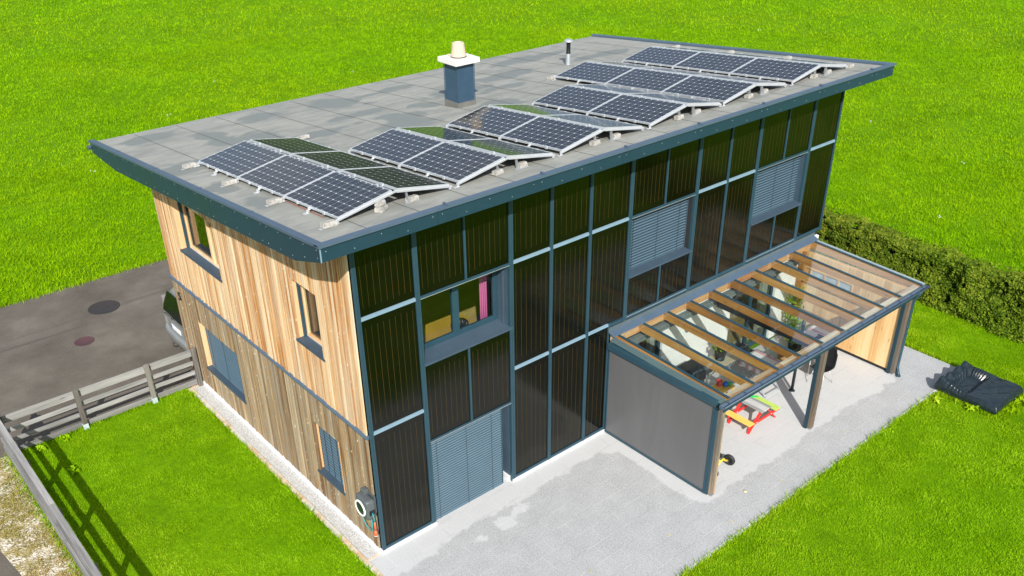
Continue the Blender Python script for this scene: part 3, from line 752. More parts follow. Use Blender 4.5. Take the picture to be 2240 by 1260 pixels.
def gable_window(h, blind, nm):
    y0, y1, z0, z1 = h
    m = MB()                                             # window: timber frame
    fx0, fx1 = 0.17, 0.23; fw = 0.07
    m.box((fx0, y0, z0), (fx1, y0 + fw, z1)); m.box((fx0, y1 - fw, z0), (fx1, y1, z1)); m.box((fx0, y0 + fw, z0), (fx1, y1 - fw, z0 + fw)); m.box((fx0, y0 + fw, z1 - fw), (fx1, y1 - fw, z1))
    if y1 - y0 > 1.2: m.box((fx0 - 0.01, (y0 + y1) / 2 - 0.26 - 0.045, z0 + fw), (fx1, (y0 + y1) / 2 - 0.26 + 0.045, z1 - fw))
    w = m.build('window', REVEAL, house)
    m = MB(); m.box((0.195, y0 + fw, z0 + fw), (0.203, y1 - fw, z1 - fw)); m.build('pane', WGLASS, w)
    m = MB(); m.box((-0.035, y0 - 0.0, z0 + 0.002), (0.17, y1 + 0.0, z0 + 0.014)); m.box((-0.035, y0 - 0.03, z0 - 0.028), (-0.0345 + 0.03, y1 + 0.03, z0 + 0.0), ch=0.004); m.box((-0.04, y0 - 0.03, z0 - 0.045), (-0.030, y1 + 0.03, z0 - 0.004)); m.build('sill', SILLM, w)
    m = MB()
    m.box((-0.012, y1 - 0.004, z0), (0.25, y1 + 0.016, z1), rnd=.6); m.box((-0.012, y0 - 0.016, z0), (0.25, y0 + 0.004, z1), rnd=.4); m.box((-0.010, y0 - 0.01, z1 - 0.005), (0.25, y1 + 0.01, z1 + 0.012), rnd=.5); m.build('reveal', REVEAL, w)
    for ya_, yb_ in ((y1 - 0.05, y1 - 0.006), (y0 + 0.006, y0 + 0.05)): m = MB(); m.box((0.10, ya_, z0), (0.15, yb_, z1)); m.build('blind_rail', ANTH, w)
    m = MB(); m.box((0.155, y0 + 0.01, z0 + 0.0145), (0.169, y1 - 0.01, z0 + 0.035)); m.build('sill_profile', ALU, w)
    if blind:
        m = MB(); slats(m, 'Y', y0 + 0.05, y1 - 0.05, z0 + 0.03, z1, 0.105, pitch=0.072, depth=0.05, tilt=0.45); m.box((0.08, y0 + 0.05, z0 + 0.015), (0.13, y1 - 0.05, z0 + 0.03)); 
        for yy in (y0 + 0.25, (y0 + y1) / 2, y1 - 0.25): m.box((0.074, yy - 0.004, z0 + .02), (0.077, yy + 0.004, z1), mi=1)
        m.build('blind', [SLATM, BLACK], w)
    return w
gable_window(WW[0], False, 'a'); gable_window(WW[1], False, 'b'); gable_window(WW[2], True, 'c'); gable_window(WW[3], True, 'd')

# ---- solar facade on the long side
Z1, Z2, ZB, ZT = 2.713, 4.962, 2.69, 6.285
X = dict(m0=0.04, m1=1.19, m2=3.225, m3=4.205, m4=5.209, m5=5.868, n5=6.314, m6=8.332, m7=9.346, m8=10.368, m9=12.375, m10=13.465)
def mullion(x, z0, z1, w=0.075):
    m = MB(); m.box((x - w / 2, 0.0, z0), (x + w / 2, 0.07, z1), ch=0.004); m.box((x - 0.002, -0.002, z0 + .01), (x + 0.002, 0.0, z1 - .01), mi=1); return m.build('mullion', [ANTH, DARKM], house)
mullion(X['m0'], 0.0, ZT, 0.08)
for k in ('m1', 'm2'): mullion(X[k], 0.0, ZT, 0.095)
for k in ('m3', 'm4'): mullion(X[k], 0.0, ZT, 0.07)
mullion(X['m5'], 0.0, Z1 + 0.03, 0.08)
for k, w in (('n5', .095), ('m6', .095), ('m7', .06), ('m8', .095), ('m9', .095), ('m10', .05)): mullion(X[k], ZB - 0.05, ZT, w)
def crossbar(xa, xb, z, mat=XBAR):
    m = MB(); m.prism([(0.004, z - 0.028), (0.004, z + 0.022), (0.055, z + 0.032), (0.055, z - 0.028)], (xa, xb), 'X'); return m.build('crossbar', mat, house)
def panel(xa, xb, z0, z1, n=None):
    m = MB(); y = 0.028
    m.box((xa, y, z0), (xb, y + 0.02, z1)); m.cur = 1
    w = xb - xa; n = n or max(3, int(round((w - 0.06) / 0.118))); g = w / (n + 0.3)
    for i in range(n):
        x = xa + g * (i + 0.65)
        m.box((x - 0.0035, y - 0.003, z0 + 0.11 + random.uniform(0, .03)), (x + 0.0035, y + 0.01, z1 - 0.12 - random.uniform(0, .03)))
    return m.build('collector_panel', [COLL, RIDGE], house)
def clip(xa, xb, z0, z1):   # slim retaining beads round a panel
    pass
def bay(xa, xb, za, zb_): panel(xa, xb, za + 0.04, zb_ - 0.035)
hw = 0.05
for a, b in (('m0', 'm1'), ('m2', 'm3'), ('m3', 'm4')):
    xa, xb = X[a] + hw - 0.01, X[b] - hw + 0.01
    bay(xa, xb, 0.03, Z1); bay(xa, xb, Z1, Z2); bay(xa, xb, Z2, ZT - 0.05); crossbar(xa, xb, Z1); crossbar(xa, xb, Z2); crossbar(xa, xb, 0.085, ANTH)
xa, xb = X['m4'] + 0.04, X['m5'] - 0.04; bay(xa, xb, 0.03, Z1); crossbar(xa, xb, Z1); crossbar(xa, xb, 0.085, ANTH)
xa, xb = X['m4'] + 0.04, X['n5'] - 0.045; bay(xa, xb, Z1, Z2); bay(xa, xb, Z2, ZT - 0.05); crossbar(xa, xb, Z2)
for a, b in (('m6', 'm7'), ('m7', 'm8'), ('m9', 'm10')):
    xa, xb = X[a] + 0.045, X[b] - 0.03; bay(xa, xb, ZB, Z2); bay(xa, xb, Z2, ZT - 0.05); crossbar(xa, xb, Z2)
m = MB(); m.box((0.0, 0.001, ZT - 0.06), (W, 0.07, ZT)); m.build('head_rail', FASC, house)
m = MB(); m.box((0.0, 0.05, 0.055), (1.24, 0.069, 0.10)); m.box((3.18, 0.05, 0.055), (5.86, 0.069, 0.10)); m.build('base_rail', ANTH, house)
m = MB(); m.box((5.9, 0.012, ZB - 0.04), (W, 0.06, ZB + 0.028)); m.build('base_rail', ANTH, house)
def split_bay(a, b, mid, zlo, ztop_low):
    xa, xb = X[a] + 0.048, X[b] - 0.048
    for p, q in ((xa, mid - 0.02), (mid + 0.02, xb)): panel(p, q, 4.985, ZT - 0.085); panel(p, q, zlo, ztop_low)
    for z0, z1 in ((4.945, ZT - 0.06), (zlo - 0.03, ztop_low + 0.03)):
        m = MB(); m.box((mid - 0.02, 0.004, z0), (mid + 0.02, 0.06, z1)); m.build('mullion', ANTH, house)
    m = MB(); m.box((xa, 0.006, 4.94), (xb, 0.06, 4.985)); m.cur = 1; m.box((xa, 0.0, 4.934), (xb, 0.03, 4.9395)); m.build('rail', [ANTH, ALU], house)
    m = MB(); m.box((xa, 0.006, zlo - 0.035), (xb, 0.06, zlo)); m.cur = 1; m.box((xa, 0.0, zlo - 0.041), (xb, 0.03, zlo - 0.0355)); m.build('rail', [ANTH, ALU], house)
    m = MB(); m.box((xa, 0.006, ztop_low), (xb, 0.06, ztop_low + 0.03)); m.build('rail', ANTH, house)
    return xa, xb
def facade_window(a, b, mid, zlo, blind):
    xa, xb = split_bay(a, b, mid, zlo, 3.60)
    z0, z1 = 3.70, 4.93
    m = MB(); fy = 0.36; fw = 0.065
    m.box((xa, fy, z0), (xa + fw, fy + 0.06, z1)); m.box((xb - 0.10, fy, z0), (xb, fy + 0.06, z1)); m.box((xa + fw, fy, z0), (xb - 0.10, fy + 0.06, z0 + 0.10)); m.box((xa + fw, fy, z1 - 0.06), (xb - 0.10, fy + 0.06, z1)); m.box(((xa + xb) / 2 - 0.07, fy - 0.01, z0 + 0.10), ((xa + xb) / 2 + 0.07, fy + 0.06, z1 - 0.06))
    w = m.build('window', ANTH, house, bevel=0.003)
    m = MB(); m.box((xa + fw, fy + 0.02, z0 + 0.10), ((xa + xb) / 2 - 0.07, fy + 0.03, z1 - 0.06)); m.box(((xa + xb) / 2 + 0.07, fy + 0.02, z0 + 0.10), (xb - 0.10, fy + 0.03, z1 - 0.06)); m.build('pane', WGLASS, w)
    m = MB(); m.prism([(-0.03, 3.655), (-0.03, 3.672), (0.36, 3.705), (0.36, 3.69)], (xa - 0.03, xb + 0.03), 'X'); m.box((xa - 0.03, -0.035, 3.638), (xb + 0.03, -0.0305, 3.672)); m.build('sill', SILLM, w)
    m = MB(); m.box((xb, 0.07, 3.68), (xb + 0.012, 0.36, z1 + 0.03)); m.box((xa - 0.012, 0.07, 3.68), (xa, 0.36, z1 + 0.03)); m.box((xa, 0.07, z1 + 0.001), (xb, 0.36, z1 + 0.012)); m.box((xb - 0.03, 0.17, 3.70), (xb - 0.001, 0.21, z1)); m.build('reveal', SILLM, w)
    if blind:
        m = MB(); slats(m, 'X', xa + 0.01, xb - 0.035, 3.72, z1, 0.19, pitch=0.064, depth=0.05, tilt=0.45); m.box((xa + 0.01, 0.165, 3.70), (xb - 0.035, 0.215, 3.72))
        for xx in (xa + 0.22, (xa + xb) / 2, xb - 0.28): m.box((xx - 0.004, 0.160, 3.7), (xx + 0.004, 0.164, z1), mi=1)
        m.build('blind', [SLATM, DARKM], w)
    return w
facade_window('m1', 'm2', 2.207, 2.00, False)
facade_window('n5', 'm6', 7.336, 2.75, True)
facade_window('m8', 'm9', 11.372, 2.75, True)
# ground floor door with a lowered blind
m = MB(); m.box((1.245, 0.36, 0.0), (1.33, 0.42, 1.95)); m.box((3.09, 0.36, 0.0), (3.178, 0.42, 1.95)); m.box((2.17, 0.36, 0.0), (2.27, 0.42, 1.95)); m.box((1.33, 0.36, 0.0), (2.17, 0.42, 0.10)); m.box((2.27, 0.36, 0.0), (3.09, 0.42, 0.10)); dr = m.build('door', ANTH, house)
m = MB(); m.box((1.33, 0.385, 0.1), (2.17, 0.395, 1.95)); m.box((2.27, 0.385, 0.1), (3.09, 0.395, 1.95)); m.build('pane', WGLASS, dr)
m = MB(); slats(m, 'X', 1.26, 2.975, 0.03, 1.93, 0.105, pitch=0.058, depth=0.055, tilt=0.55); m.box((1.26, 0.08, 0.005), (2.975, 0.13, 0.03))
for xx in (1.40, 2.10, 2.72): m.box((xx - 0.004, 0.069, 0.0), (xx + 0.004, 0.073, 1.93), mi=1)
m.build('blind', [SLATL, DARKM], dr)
m = MB(); m.box((2.98, 0.09, 0.01), (3.01, 0.13, 1.94)); m.build('blind_rail', ANTH, dr)
m = MB(); m.box((3.165, 0.075, 0.13), (3.178, 0.36, 1.95)); m.build('reveal', SILLM, dr)
# room behind the open-blind window
m = MB(); m.box((0.34, 3.6, 2.73), (5.2, 3.65, 5.6)); m.box((5.2, 0.48, 2.73), (5.25, 3.65, 5.6)); m.build('partition', CORE, house)
def table_desk():
    t = thing('desk', 'oak desk just inside the upstairs window with the pink curtain', 'desk', (2.2, 0.9, 2.73))
    m = MB(); m.box((1.40, 0.50, 3.42), (3.05, 1.45, 3.45)); m.build('desk_top', paint('amber_wood', (0.52, 0.30, 0.05), 0.45, 0.15), t)
    for x in (1.5, 2.9):
        for y in (0.6, 1.2): m = MB(); m.box((x - .03, y - .03, 2.73), (x + .03, y + .03, 3.42)); m.build('leg', FLOORW, t)
table_desk()
m = MB()
for i in range(8):
    x = 2.90 + i * 0.022; m.tube([(x, 0.52 + 0.025 * (i % 2), 3.0), (x, 0.52 + 0.025 * (i % 2), 5.0)], 0.018, 6)
tag(m.build('curtain', PINK), 'pink curtain hanging at the right of the upstairs window above the ground floor blind', 'curtain')
m = MB()
for i in range(14):
    y = 1.28 + i * 0.022; m.tube([(0.40 + 0.02 * (i % 2), y, 2.9), (0.40 + 0.02 * (i % 2), y, 5.0)], 0.018, 6)
tag(m.build('curtain', paint('dusty_red_cloth', (0.45, 0.13, 0.15), 0.85, 0.1)), 'dusty red curtain inside the small upper gable window', 'curtain')
m = MB(); m.box((1.50, 0.60, 3.452), (1.80, 0.84, 3.456)); tag(m.build('paper_sheet', paint('cyan_paper', (0.05, 0.42, 0.55), 0.6, 0.05)), 'bright blue sheet of paper lying on the desk behind the upstairs window', 'paper')
m = MB()
for i in range(9):
    a = i / 8 * math.pi; m.tube([(2.62 - 0.16 * math.cos(a), 0.78 + 0.09 * math.sin(a), 3.46), (2.62 - 0.15 * math.cos(a), 0.82 + 0.1 * math.sin(a), 3.62 + 0.05 * math.sin(a))], 0.04, 8)
tag(m.build('desk_chair', BLACK), 'dark padded chair back seen inside the upstairs window beside the pink curtain', 'chair')

# ---- chimney and vent
m = MB(); cx, cy = 5.97, 4.975; zr = lambda y: zc(y) - 0.058
m.box((cx - 0.225, cy - 0.225, zr(cy) + 0.10), (cx + 0.225, cy + 0.225, 7.15))
for sx in (-1, 1):
    for sy in (-1, 1): m.box((cx + sx * 0.235 - 0.006, cy + sy * 0.235 - 0.006, zr(cy) - 0.02), (cx + sx * 0.235 + 0.006, cy + sy * 0.235 + 0.006, 7.14))
ch = m.build('chimney', paint('chimney_sheet', (0.034, 0.072, 0.115), 0.45, 0.14), house)
m = MB(); m.prism([(cx - 0.25, cy - 0.25), (cx + 0.25, cy - 0.25), (cx + 0.25, cy + 0.25), (cx - 0.25, cy + 0.25)], (zr(cy) - 0.1, zr(cy) + 0.13), 'Z'); m.build('chimney_foot', ROOFEDGE, ch)
m = MB(); m.box((cx - 0.33, cy - 0.33, 7.15), (cx + 0.33, cy + 0.33, 7.255), ch=0.008);
for a in (0.6, 2.2, 3.7, 5.3): m.lathe((cx + 0.22 * math.cos(a), cy + 0.22 * math.sin(a), 7.265), [(0.016, 0), (0.014, 0.012), (0.0005, 0.014)], 8, mi=1)
m.build('chimney_cap', [paint('cap_concrete', (0.66, 0.65, 0.62), 0.85, 0.12, scale=6), PEEL], ch)
m = MB(); m.lathe((cx, cy, 7.27), [(0.172, 0.0), (0.172, 0.012), (0.166, 0.02), (0.160, 0.08), (0.135, 0.26), (0.126, 0.285), (0.105, 0.290), (0.085, 0.285), (0.078, 0.26), (0.08, 0.05)], 36); m.cur = 1; m.lathe((cx, cy, 7.28), [(0.079, 0.22), (0.0005, 0.2)], 24); m.lathe((cx, cy, 7.268), [(0.176, 0.0), (0.178, 0.008), (0.172, 0.01)], 36)
m.build('chimney_pot', [CREAM, SOOT], ch)
vx, vy = 10.55, 6.33; zv = zr(vy)
m = MB(); m.lathe((vx, vy, zv - 0.02), [(0.075, 0), (0.068, 0.05), (0.062, 0.30), (0.06, 0.31)], 20, mi=0); m.lathe((vx, vy, zv), [(0.058, 0.28), (0.058, 0.33), (0.054, 0.34), (0.054, 0.56), (0.058, 0.565), (0.058, 0.60), (0.054, 0.605)], 20, mi=1)
vp = m.build('vent_pipe', [GALV, BLACK], house)
m = MB(); m.lathe((vx, vy, zv + 0.60), [(0.12, -0.01), (0.125, 0.0), (0.11, 0.025), (0.07, 0.05), (0.03, 0.06), (0.0005, 0.062)], 24); m.build('vent_cap', GALV, vp)

# ------------------------------------------------------------------ photovoltaic rows on the roof
ang = math.atan(S); EX = Vector((1, 0, 0)); EY = Vector((0, math.cos(ang), math.sin(ang))); EN = EX.cross(EY).normalized()
PW, PL = 1.005, 1.68
def frame_M(origin, xd, yd):
    xd = xd.normalized(); zd = xd.cross(yd).normalized(); yd = zd.cross(xd)
    M = Matrix.Identity(4)
    for i in range(3): M[i][0], M[i][1], M[i][2], M[i][3] = xd[i], yd[i], zd[i], origin[i]
    return M
rowsX = [-0.10, 2.16, 4.45, 6.76, 8.98, 11.34]; rowsN = [3, 2, 2, 2, 3, 3]
ordn = ['first', 'second', 'third', 'fourth', 'fifth', 'sixth']
proto = {}
def make_panel(M, label):
    if 'p' not in proto:
        m = local(); fw = 0.016; h = 0.038
        m.box((0, 0, -h), (PW, fw, 0)); m.box((0, PL - fw, -h), (PW, PL, 0)); m.box((0, fw, -h), (fw, PL - fw, 0)); m.box((PW - fw, fw, -h), (PW, PL - fw, 0))
        m2 = local(); m2.box((fw, fw, -0.012), (PW - fw, PL - fw, -0.004))
        root = thing('solar_panel', label, 'solar panel', group='solar panels in tilted rows on the flat roof', M=M)
        a = m.build('panel_frame', ALU, root); b = m2.build('cell_sheet', CELLS, root)
        cl = []
        for y in (0.42, 1.26):
            m3 = local(); m3.box((-0.012, y - 0.03, -0.045), (0.018, y + 0.03, 0.006)); cl.append(m3.build('clamp', ALU, root))
            m3 = local(); m3.box((PW - 0.018, y - 0.03, -0.045), (PW + 0.012, y + 0.03, 0.006)); cl.append(m3.build('clamp', ALU, root))
        for o_ in (a, b, *cl): o_.matrix_parent_inverse = Matrix.Identity(4)
        proto['p'] = root; return root
    r = proto['p'].copy(); C.objects.link(r); r['label'] = label; r.matrix_basis = M
    for ch_ in list(proto['p'].children):
        c_ = ch_.copy(); C.objects.link(c_); c_.parent = r; c_.matrix_parent_inverse = Matrix.Identity(4)
    return r
pos3 = ['eave end', 'middle', 'back end']; pos2 = ['eave end', 'back end']
for k, (x0, n) in enumerate(zip(rowsX, rowsN)):
    lo, hi = 0.05, 0.225
    for i in range(n):
        y0 = 0.04 + i * (PL + 0.022); pos = (pos3 if n == 3 else pos2)[i]
        a = Vector((x0, y0, zc(y0))) + EN * lo; b = Vector((x0 + 0.99, y0, zc(y0))) + EN * hi
        make_panel(frame_M(a, b - a, EY), f'bluish solar panel, near-gable side of the {ordn[k]} panel ridge, {pos}')
        c_ = Vector((x0 + 1.085 + 0.99, y0, zc(y0))) + EN * lo; d_ = Vector((x0 + 1.085, y0, zc(y0))) + EN * hi
        # origin at far end so that local y runs back towards the eave
        o2 = c_ + EY * PL
        make_panel(frame_M(o2, d_ - c_, -EY), f'dark solar panel, far-gable side of the {ordn[k]} panel ridge, {pos}')
# mounting: one bracket frame per ridge
def hb(x, y, h): return Vector((x, y, zc(y))) + EN * h
for k, (x0, n) in enumerate(zip(rowsX, rowsN)):
    L_ = n * (PL + 0.022); rt = thing('mounting_frame', f'aluminium mounting frame under the {ordn[k]} ridge of solar panels from the gable end', 'mounting frame', (x0 + 1.0, 0.04, zc(0.04)), 'aluminium mounting frames on the roof')
    ys_ = [0.05 + (PL + 0.022) * i for i in range(n)] + [0.02 + L_]
    mids = [0.05 + (PL + 0.022) * (i + 0.5) for i in range(n)]
    for y in ys_:
        m = MB(); m.bar(hb(x0 - 0.03, y, 0.0), hb(x0 + 1.0, y, 0.175), 0.035, 0.03); m.bar(hb(x0 + 1.0, y, 0.175), hb(x0 + 1.075, y, 0.185), 0.035, 0.025); m.bar(hb(x0 + 1.075, y, 0.175), hb(x0 + 2.12, y, 0.0), 0.035, 0.03)
        m.bar(hb(x0 - 0.10, y, -0.045), hb(x0 + 0.02, y, -0.04), 0.06, 0.006); m.bar(hb(x0 - 0.01, y, -0.045), hb(x0 - 0.01, y, 0.02), 0.05, 0.006, up=(0, 1, 0)); m.bar(hb(x0 + 2.09, y, -0.045), hb(x0 + 2.09, y, 0.02), 0.05, 0.006, up=(0, 1, 0))
        m.build('rail', ALU, rt)
        m = MB(); m.bar(hb(x0 + 0.86, y + .01, -0.05), hb(x0 + 0.82, y + .01, 0.14), 0.06, 0.008, up=(1, 0, 0)); m.build('support_leg', GALV, rt); m = MB(); m.bar(hb(x0 + 1.27, y + .01, -0.05), hb(x0 + 1.25, y + .01, 0.14), 0.06, 0.008, up=(1, 0, 0))
        m.bar(hb(x0 + 1.2, y + .01, -0.05), hb(x0 + 1.5, y + .01, -0.05), 0.08, 0.006); m.build('support_leg', GALV, rt)
    for y in mids:
        m = MB(); m.bar(hb(x0 - 0.115, y, -0.052), hb(x0 - 0.035, y, -0.052), 0.07, 0.006); m.bar(hb(x0 - 0.037, y, -0.05), hb(x0 - 0.03, y, -0.005), 0.06, 0.006, up=(0, 1, 0)); m.bar(hb(x0 - 0.03, y, -0.005), hb(x0 + 0.01, y, 0.0), 0.06, 0.006); m.bar(hb(x0 + 0.0, y, 0.0), hb(x0 + 0.0, y, 0.04), 0.05, 0.006, up=(0, 1, 0)); m.build('foot', ALU, rt)
    if k == 0: pass
# ballast blocks
def block(x, y, h, label, rot=0.0, sx=0.25, sy=0.13, sz=0.085, plate=0):
    T = Matrix.Translation(Vector((x, y, zc(y))) + EN * h) @ Matrix.Rotation(ang, 4, 'X') @ Matrix.Rotation(rot, 4, 'Z')
    bm = bmesh.new(); bmesh.ops.create_cube(bm, size=1)
    for v in bm.verts:
        v.co = Vector((v.co.x * sx * (0.93 if v.co.z > 0 else 1), v.co.y * sy * (0.9 if v.co.z > 0 else 1), v.co.z * sz)) + Vector([random.uniform(-.006, .006) for _ in range(3)])
    bmesh.ops.bevel(bm, geom=bm.edges[:], offset=0.012, segments=2, affect='EDGES')
    bmesh.ops.subdivide_edges(bm, edges=[e for e in bm.edges if e.calc_length() > 0.05], cuts=2, use_grid_fill=True)
    for v in bm.verts: v.co += Vector([random.uniform(-.0025, .0025) for _ in range(3)])
    m = MB(); m.T = Matrix.Identity(4); m.frombm(bm)
    if plate: m.box((-sx / 2 - plate, -0.04, -sz / 2 - 0.006), (-sx / 2 + 0.1, 0.04, -sz / 2 + 0.001), mi=1)
    o = m.build('concrete_block', [CONC, ALU]); o.matrix_basis = T
    return tag(o, label, 'concrete block', 'concrete ballast blocks weighing down the solar panels')
bz = -0.015
for y, t_ in ((0.06, 'at the front corner of the roof'), (1.79, 'second from the front eave along the first low edge'), (3.47, 'third from the front eave along the first low edge'), (5.20, 'at the rear end of the first low edge')):
    block(-0.245, y, bz, f'concrete block beside the gable-side panels, {t_}', random.uniform(-.06, .06), plate=0.04)
block(0.67, 0.055, bz, 'lower of two stacked concrete blocks under the first ridge of panels', 0.5, 0.22, 0.14)
block(0.665, 0.06, bz + 0.088, 'upper of two stacked concrete blocks under the first ridge of panels', 0.35, 0.18, 0.12)
block(1.26, 0.07, bz, 'concrete block just right of the stacked pair under the first ridge', 0.1, 0.2)
for k in range(1, 6):
    block(rowsX[k] + 0.86, 0.09, bz, f'concrete block left of the eave-end support legs under the {ordn[k]} panel ridge', random.uniform(0, .2), 0.20)
    block(rowsX[k] + 1.41, 0.11, bz, f'concrete block right of the eave-end support legs under the {ordn[k]} panel ridge', random.uniform(0, .2), 0.20)
block(13.55, 0.04, bz, 'concrete block at the last low edge near the far front roof corner', 0.0, 0.2)
block(2.20, 5.29, bz, 'concrete block behind the rear end of the first dark row of panels', 0.0, 0.24, plate=0.04)
block(9.03, 5.30, bz, 'concrete block at the rear left end of the fifth ridge of panels', 0.0, plate=0.04)
for y, t_ in ((5.4, 'farthest back'), (3.58, 'middle one'), (1.84, 'nearest one')): block(13.72, y, bz, f'concrete block behind the last ridge of panels along the far gable, {t_}', 0.0, 0.24)

# ------------------------------------------------------------------ veranda with glass roof
ver = thing('veranda', 'timber veranda with a glass roof and grey screen leaning against the solar facade', 'veranda', (9.5, -1.5, 0))
def zg(y): return 2.48 + 0.0385 * (y + 0.1)      # glass level
m = MB(); m.box((5.83, -0.012, 2.555), (13.22, 0.0, ZB - 0.045)); m.build('belt_panel', paint('belt_metal', (0.085, 0.115, 0.125), 0.45, 0.12), ver); m = MB(); m.prism([(-0.012, 2.56), (-0.16, 2.508), (-0.165, 2.496), (-0.012, 2.53)], (5.83, 13.22), 'X'); m.build('flashing', COPE, ver)
m = MB(); x = 5.9
while x < 13.1: m.box((x, -0.07, 2.25), (min(x + 0.76, 13.1), -0.012, 2.44)); x += 0.763
m.build('ledger', LEDG, ver)
m = MB(); m.box((5.95, -0.135, 2.03), (12.78, -0.01, 2.17)); m.box((5.95, -0.137, 2.10), (12.78, -0.135, 2.105), mi=1); m.build('blind_box', [paint('grey_board', (0.17, 0.21, 0.22), 0.6, 0.2), DARKM], ver)
rx_ = [5.985, 6.745, 7.522, 8.285, 9.058, 9.842, 10.62, 11.41, 12.16, 13.06]
for x in rx_:
    m = MB(); m.prism([(-0.07, zg(-0.07) - 0.19), (-0.07, zg(-0.07) - 0.012), (-3.0, zg(-3.0) - 0.012), (-3.0, zg(-3.0) - 0.15)], (x - 0.035, x + 0.035), 'X'); rf = m.build('rafter', RAFT, ver)
    m = MB(); m.prism([(-0.10, zg(-0.10) + 0.006), (-0.10, zg(-0.10) + 0.026), (-3.05, zg(-3.05) + 0.026), (-3.05, zg(-3.05) + 0.006)], (x - 0.026, x + 0.026), 'X'); m.cur = 1
    for i in range(7): y = -0.25 - i * 0.44; m.lathe((x, y, zg(y) + 0.026), [(0.008, 0), (0.006, 0.004), (0.0005, 0.005)], 8)
    m.build('glazing_bar', [ANTH, DARKM], rf)
for a, b in zip(rx_[:-1], rx_[1:]):
    m = MB(); m.prism([(-0.08, zg(-0.08) - 0.003), (-0.08, zg(-0.08) + 0.004), (-3.06, zg(-3.06) + 0.004), (-3.06, zg(-3.06) - 0.003)], (a + 0.004, b - 0.004), 'X'); m.build('glass_pane', RGLASS, ver)
m = MB(); m.prism([(-0.08, zg(-0.08) - 0.003), (-0.08, zg(-0.08) + 0.006), (-3.06, zg(-3.06) + 0.006), (-3.06, zg(-3.06) - 0.003)], (13.09, 13.21), 'X'); m.build('verge_flashing', paint('pale_zinc', (0.28, 0.34, 0.34), 0.5, 0.15), ver)
x = 5.95
while x < 13.0:
    w = random.uniform(1.8, 2.6); m = MB(); m.box((x, -3.0, 2.16), (min(x + w - 0.004, 13.1), -2.86, 2.225)); m.box((x, -2.985, 2.225), (min(x + w - 0.004, 13.1), -2.875, zg(-3.0) - 0.155 if False else 2.335)); m.build('purlin', PEEL, ver); x += w
# gutter and beam cladding
prof = [(-3.05 - 0.13 * (1 - math.cos(t)) / 2, 2.345 - 0.075 * math.sin(t)) for t in np.linspace(0, math.pi, 11)]
m = MB()
for (a, b), (c_, d_) in zip(prof[:-1], prof[1:]):
    m.add([(5.70, a, b), (13.20, a, b), (13.20, c_, d_), (5.70, c_, d_), (5.70, a, b - .003), (13.20, a, b - .003), (13.20, c_, d_ - .003), (5.70, c_, d_ - .003)], [(0, 1, 2, 3), (7, 6, 5, 4)])
m.prism(prof, (5.694, 5.70), 'X'); m.prism(prof, (13.20, 13.206), 'X'); m.tube([(5.69, -3.18, 2.35), (13.21, -3.18, 2.35)], 0.012, 8)
for i in range(15): xx = 5.9 + i * 0.51; m.bar((xx, -3.04, 2.35), (xx, -3.185, 2.357), 0.02, 0.004)
m.build('gutter', COPE, ver)
m = MB(); m.box((5.90, -3.025, 2.07), (13.05, -3.005, 2.27)); m.build('beam_cladding', FASC, ver)
# posts with screen guides
for i, (x, rail_) in enumerate(((5.945, 5.87), (9.385, 9.305), (12.83, 12.76))):
    m = MB(); m.box((x - 0.06, -3.0, 0.035), (x + 0.06, -2.88, 2.16), ch=0.006); p_ = m.build('post', POSTW, ver)
    m = MB(); m.box((rail_ - 0.03 + .005, -2.92, 0.02), (x - 0.061, -2.84, 2.16)); m.build('screen_guide', FASC if i else ANTH, p_)
    m = MB(); m.tube([(x, -2.94, 0.0), (x, -2.94, 0.06)], 0.015, 8); m.box((x - 0.05, -2.99, 0.028), (x + 0.05, -2.89, 0.034)); m.box((x - 0.06, -3.0, -0.003), (x + 0.06, -2.88, 0.004)); m.build('post_base', GALV, p_)
m = MB(); m.tube([(12.99, -3.12, 2.28), (12.985, -3.05, 2.12), (12.98, -2.98, 1.98), (12.98, -2.98, 0.16), (12.95, -3.02, 0.08), (12.80, -3.14, 0.03)], 0.04, 14)
m.tube([(12.98, -2.98, 1.25), (12.98, -2.98, 1.29)], 0.046, 14); m.tube([(12.81, -3.13, 0.035), (12.785, -3.15, 0.025)], 0.05, 14); m.build('downpipe', ANTH, ver)
# roller screen in front of the near end
m = MB(); m.box((5.852, -2.83, 0.065), (5.858, -0.06, 2.16)); m.build('screen_fabric', CANVAS, ver)
m = MB(); m.box((5.835, -2.86, 0.015), (5.875, -0.03, 0.065)); m.box((5.83, -2.855, 0.065), (5.88, -2.825, 2.16)); m.box((5.84, -0.06, 0.065), (5.875, -0.03, 2.16)); m.build('screen_frame', ANTH, ver)
m = MB(); m.box((5.80, -2.90, 2.155), (5.92, -0.02, 2.30), ch=0.01); m.build('screen_cassette', ANTH, ver)
m = MB()
for j, (z0_, z1_) in enumerate(((2.305, 2.335), (2.34, 2.37), (2.375, 2.405))): m.prism([(-0.05, z0_ + 0.035), (-0.05, z1_ + 0.035), (-3.0, z1_ - 0.05), (-3.0, z0_ - 0.05)], (5.865 + 0.02 * j, 5.94), 'X')
m.build('edge_trim', paint('edge_trim_metal', (0.10, 0.155, 0.165), 0.4, 0.1), ver)
m = MB(); m.box((9.27, -2.86, 1.98), (9.37, -0.14, 2.11), ch=0.01); m.build('screen_cassette', DARKM, ver)
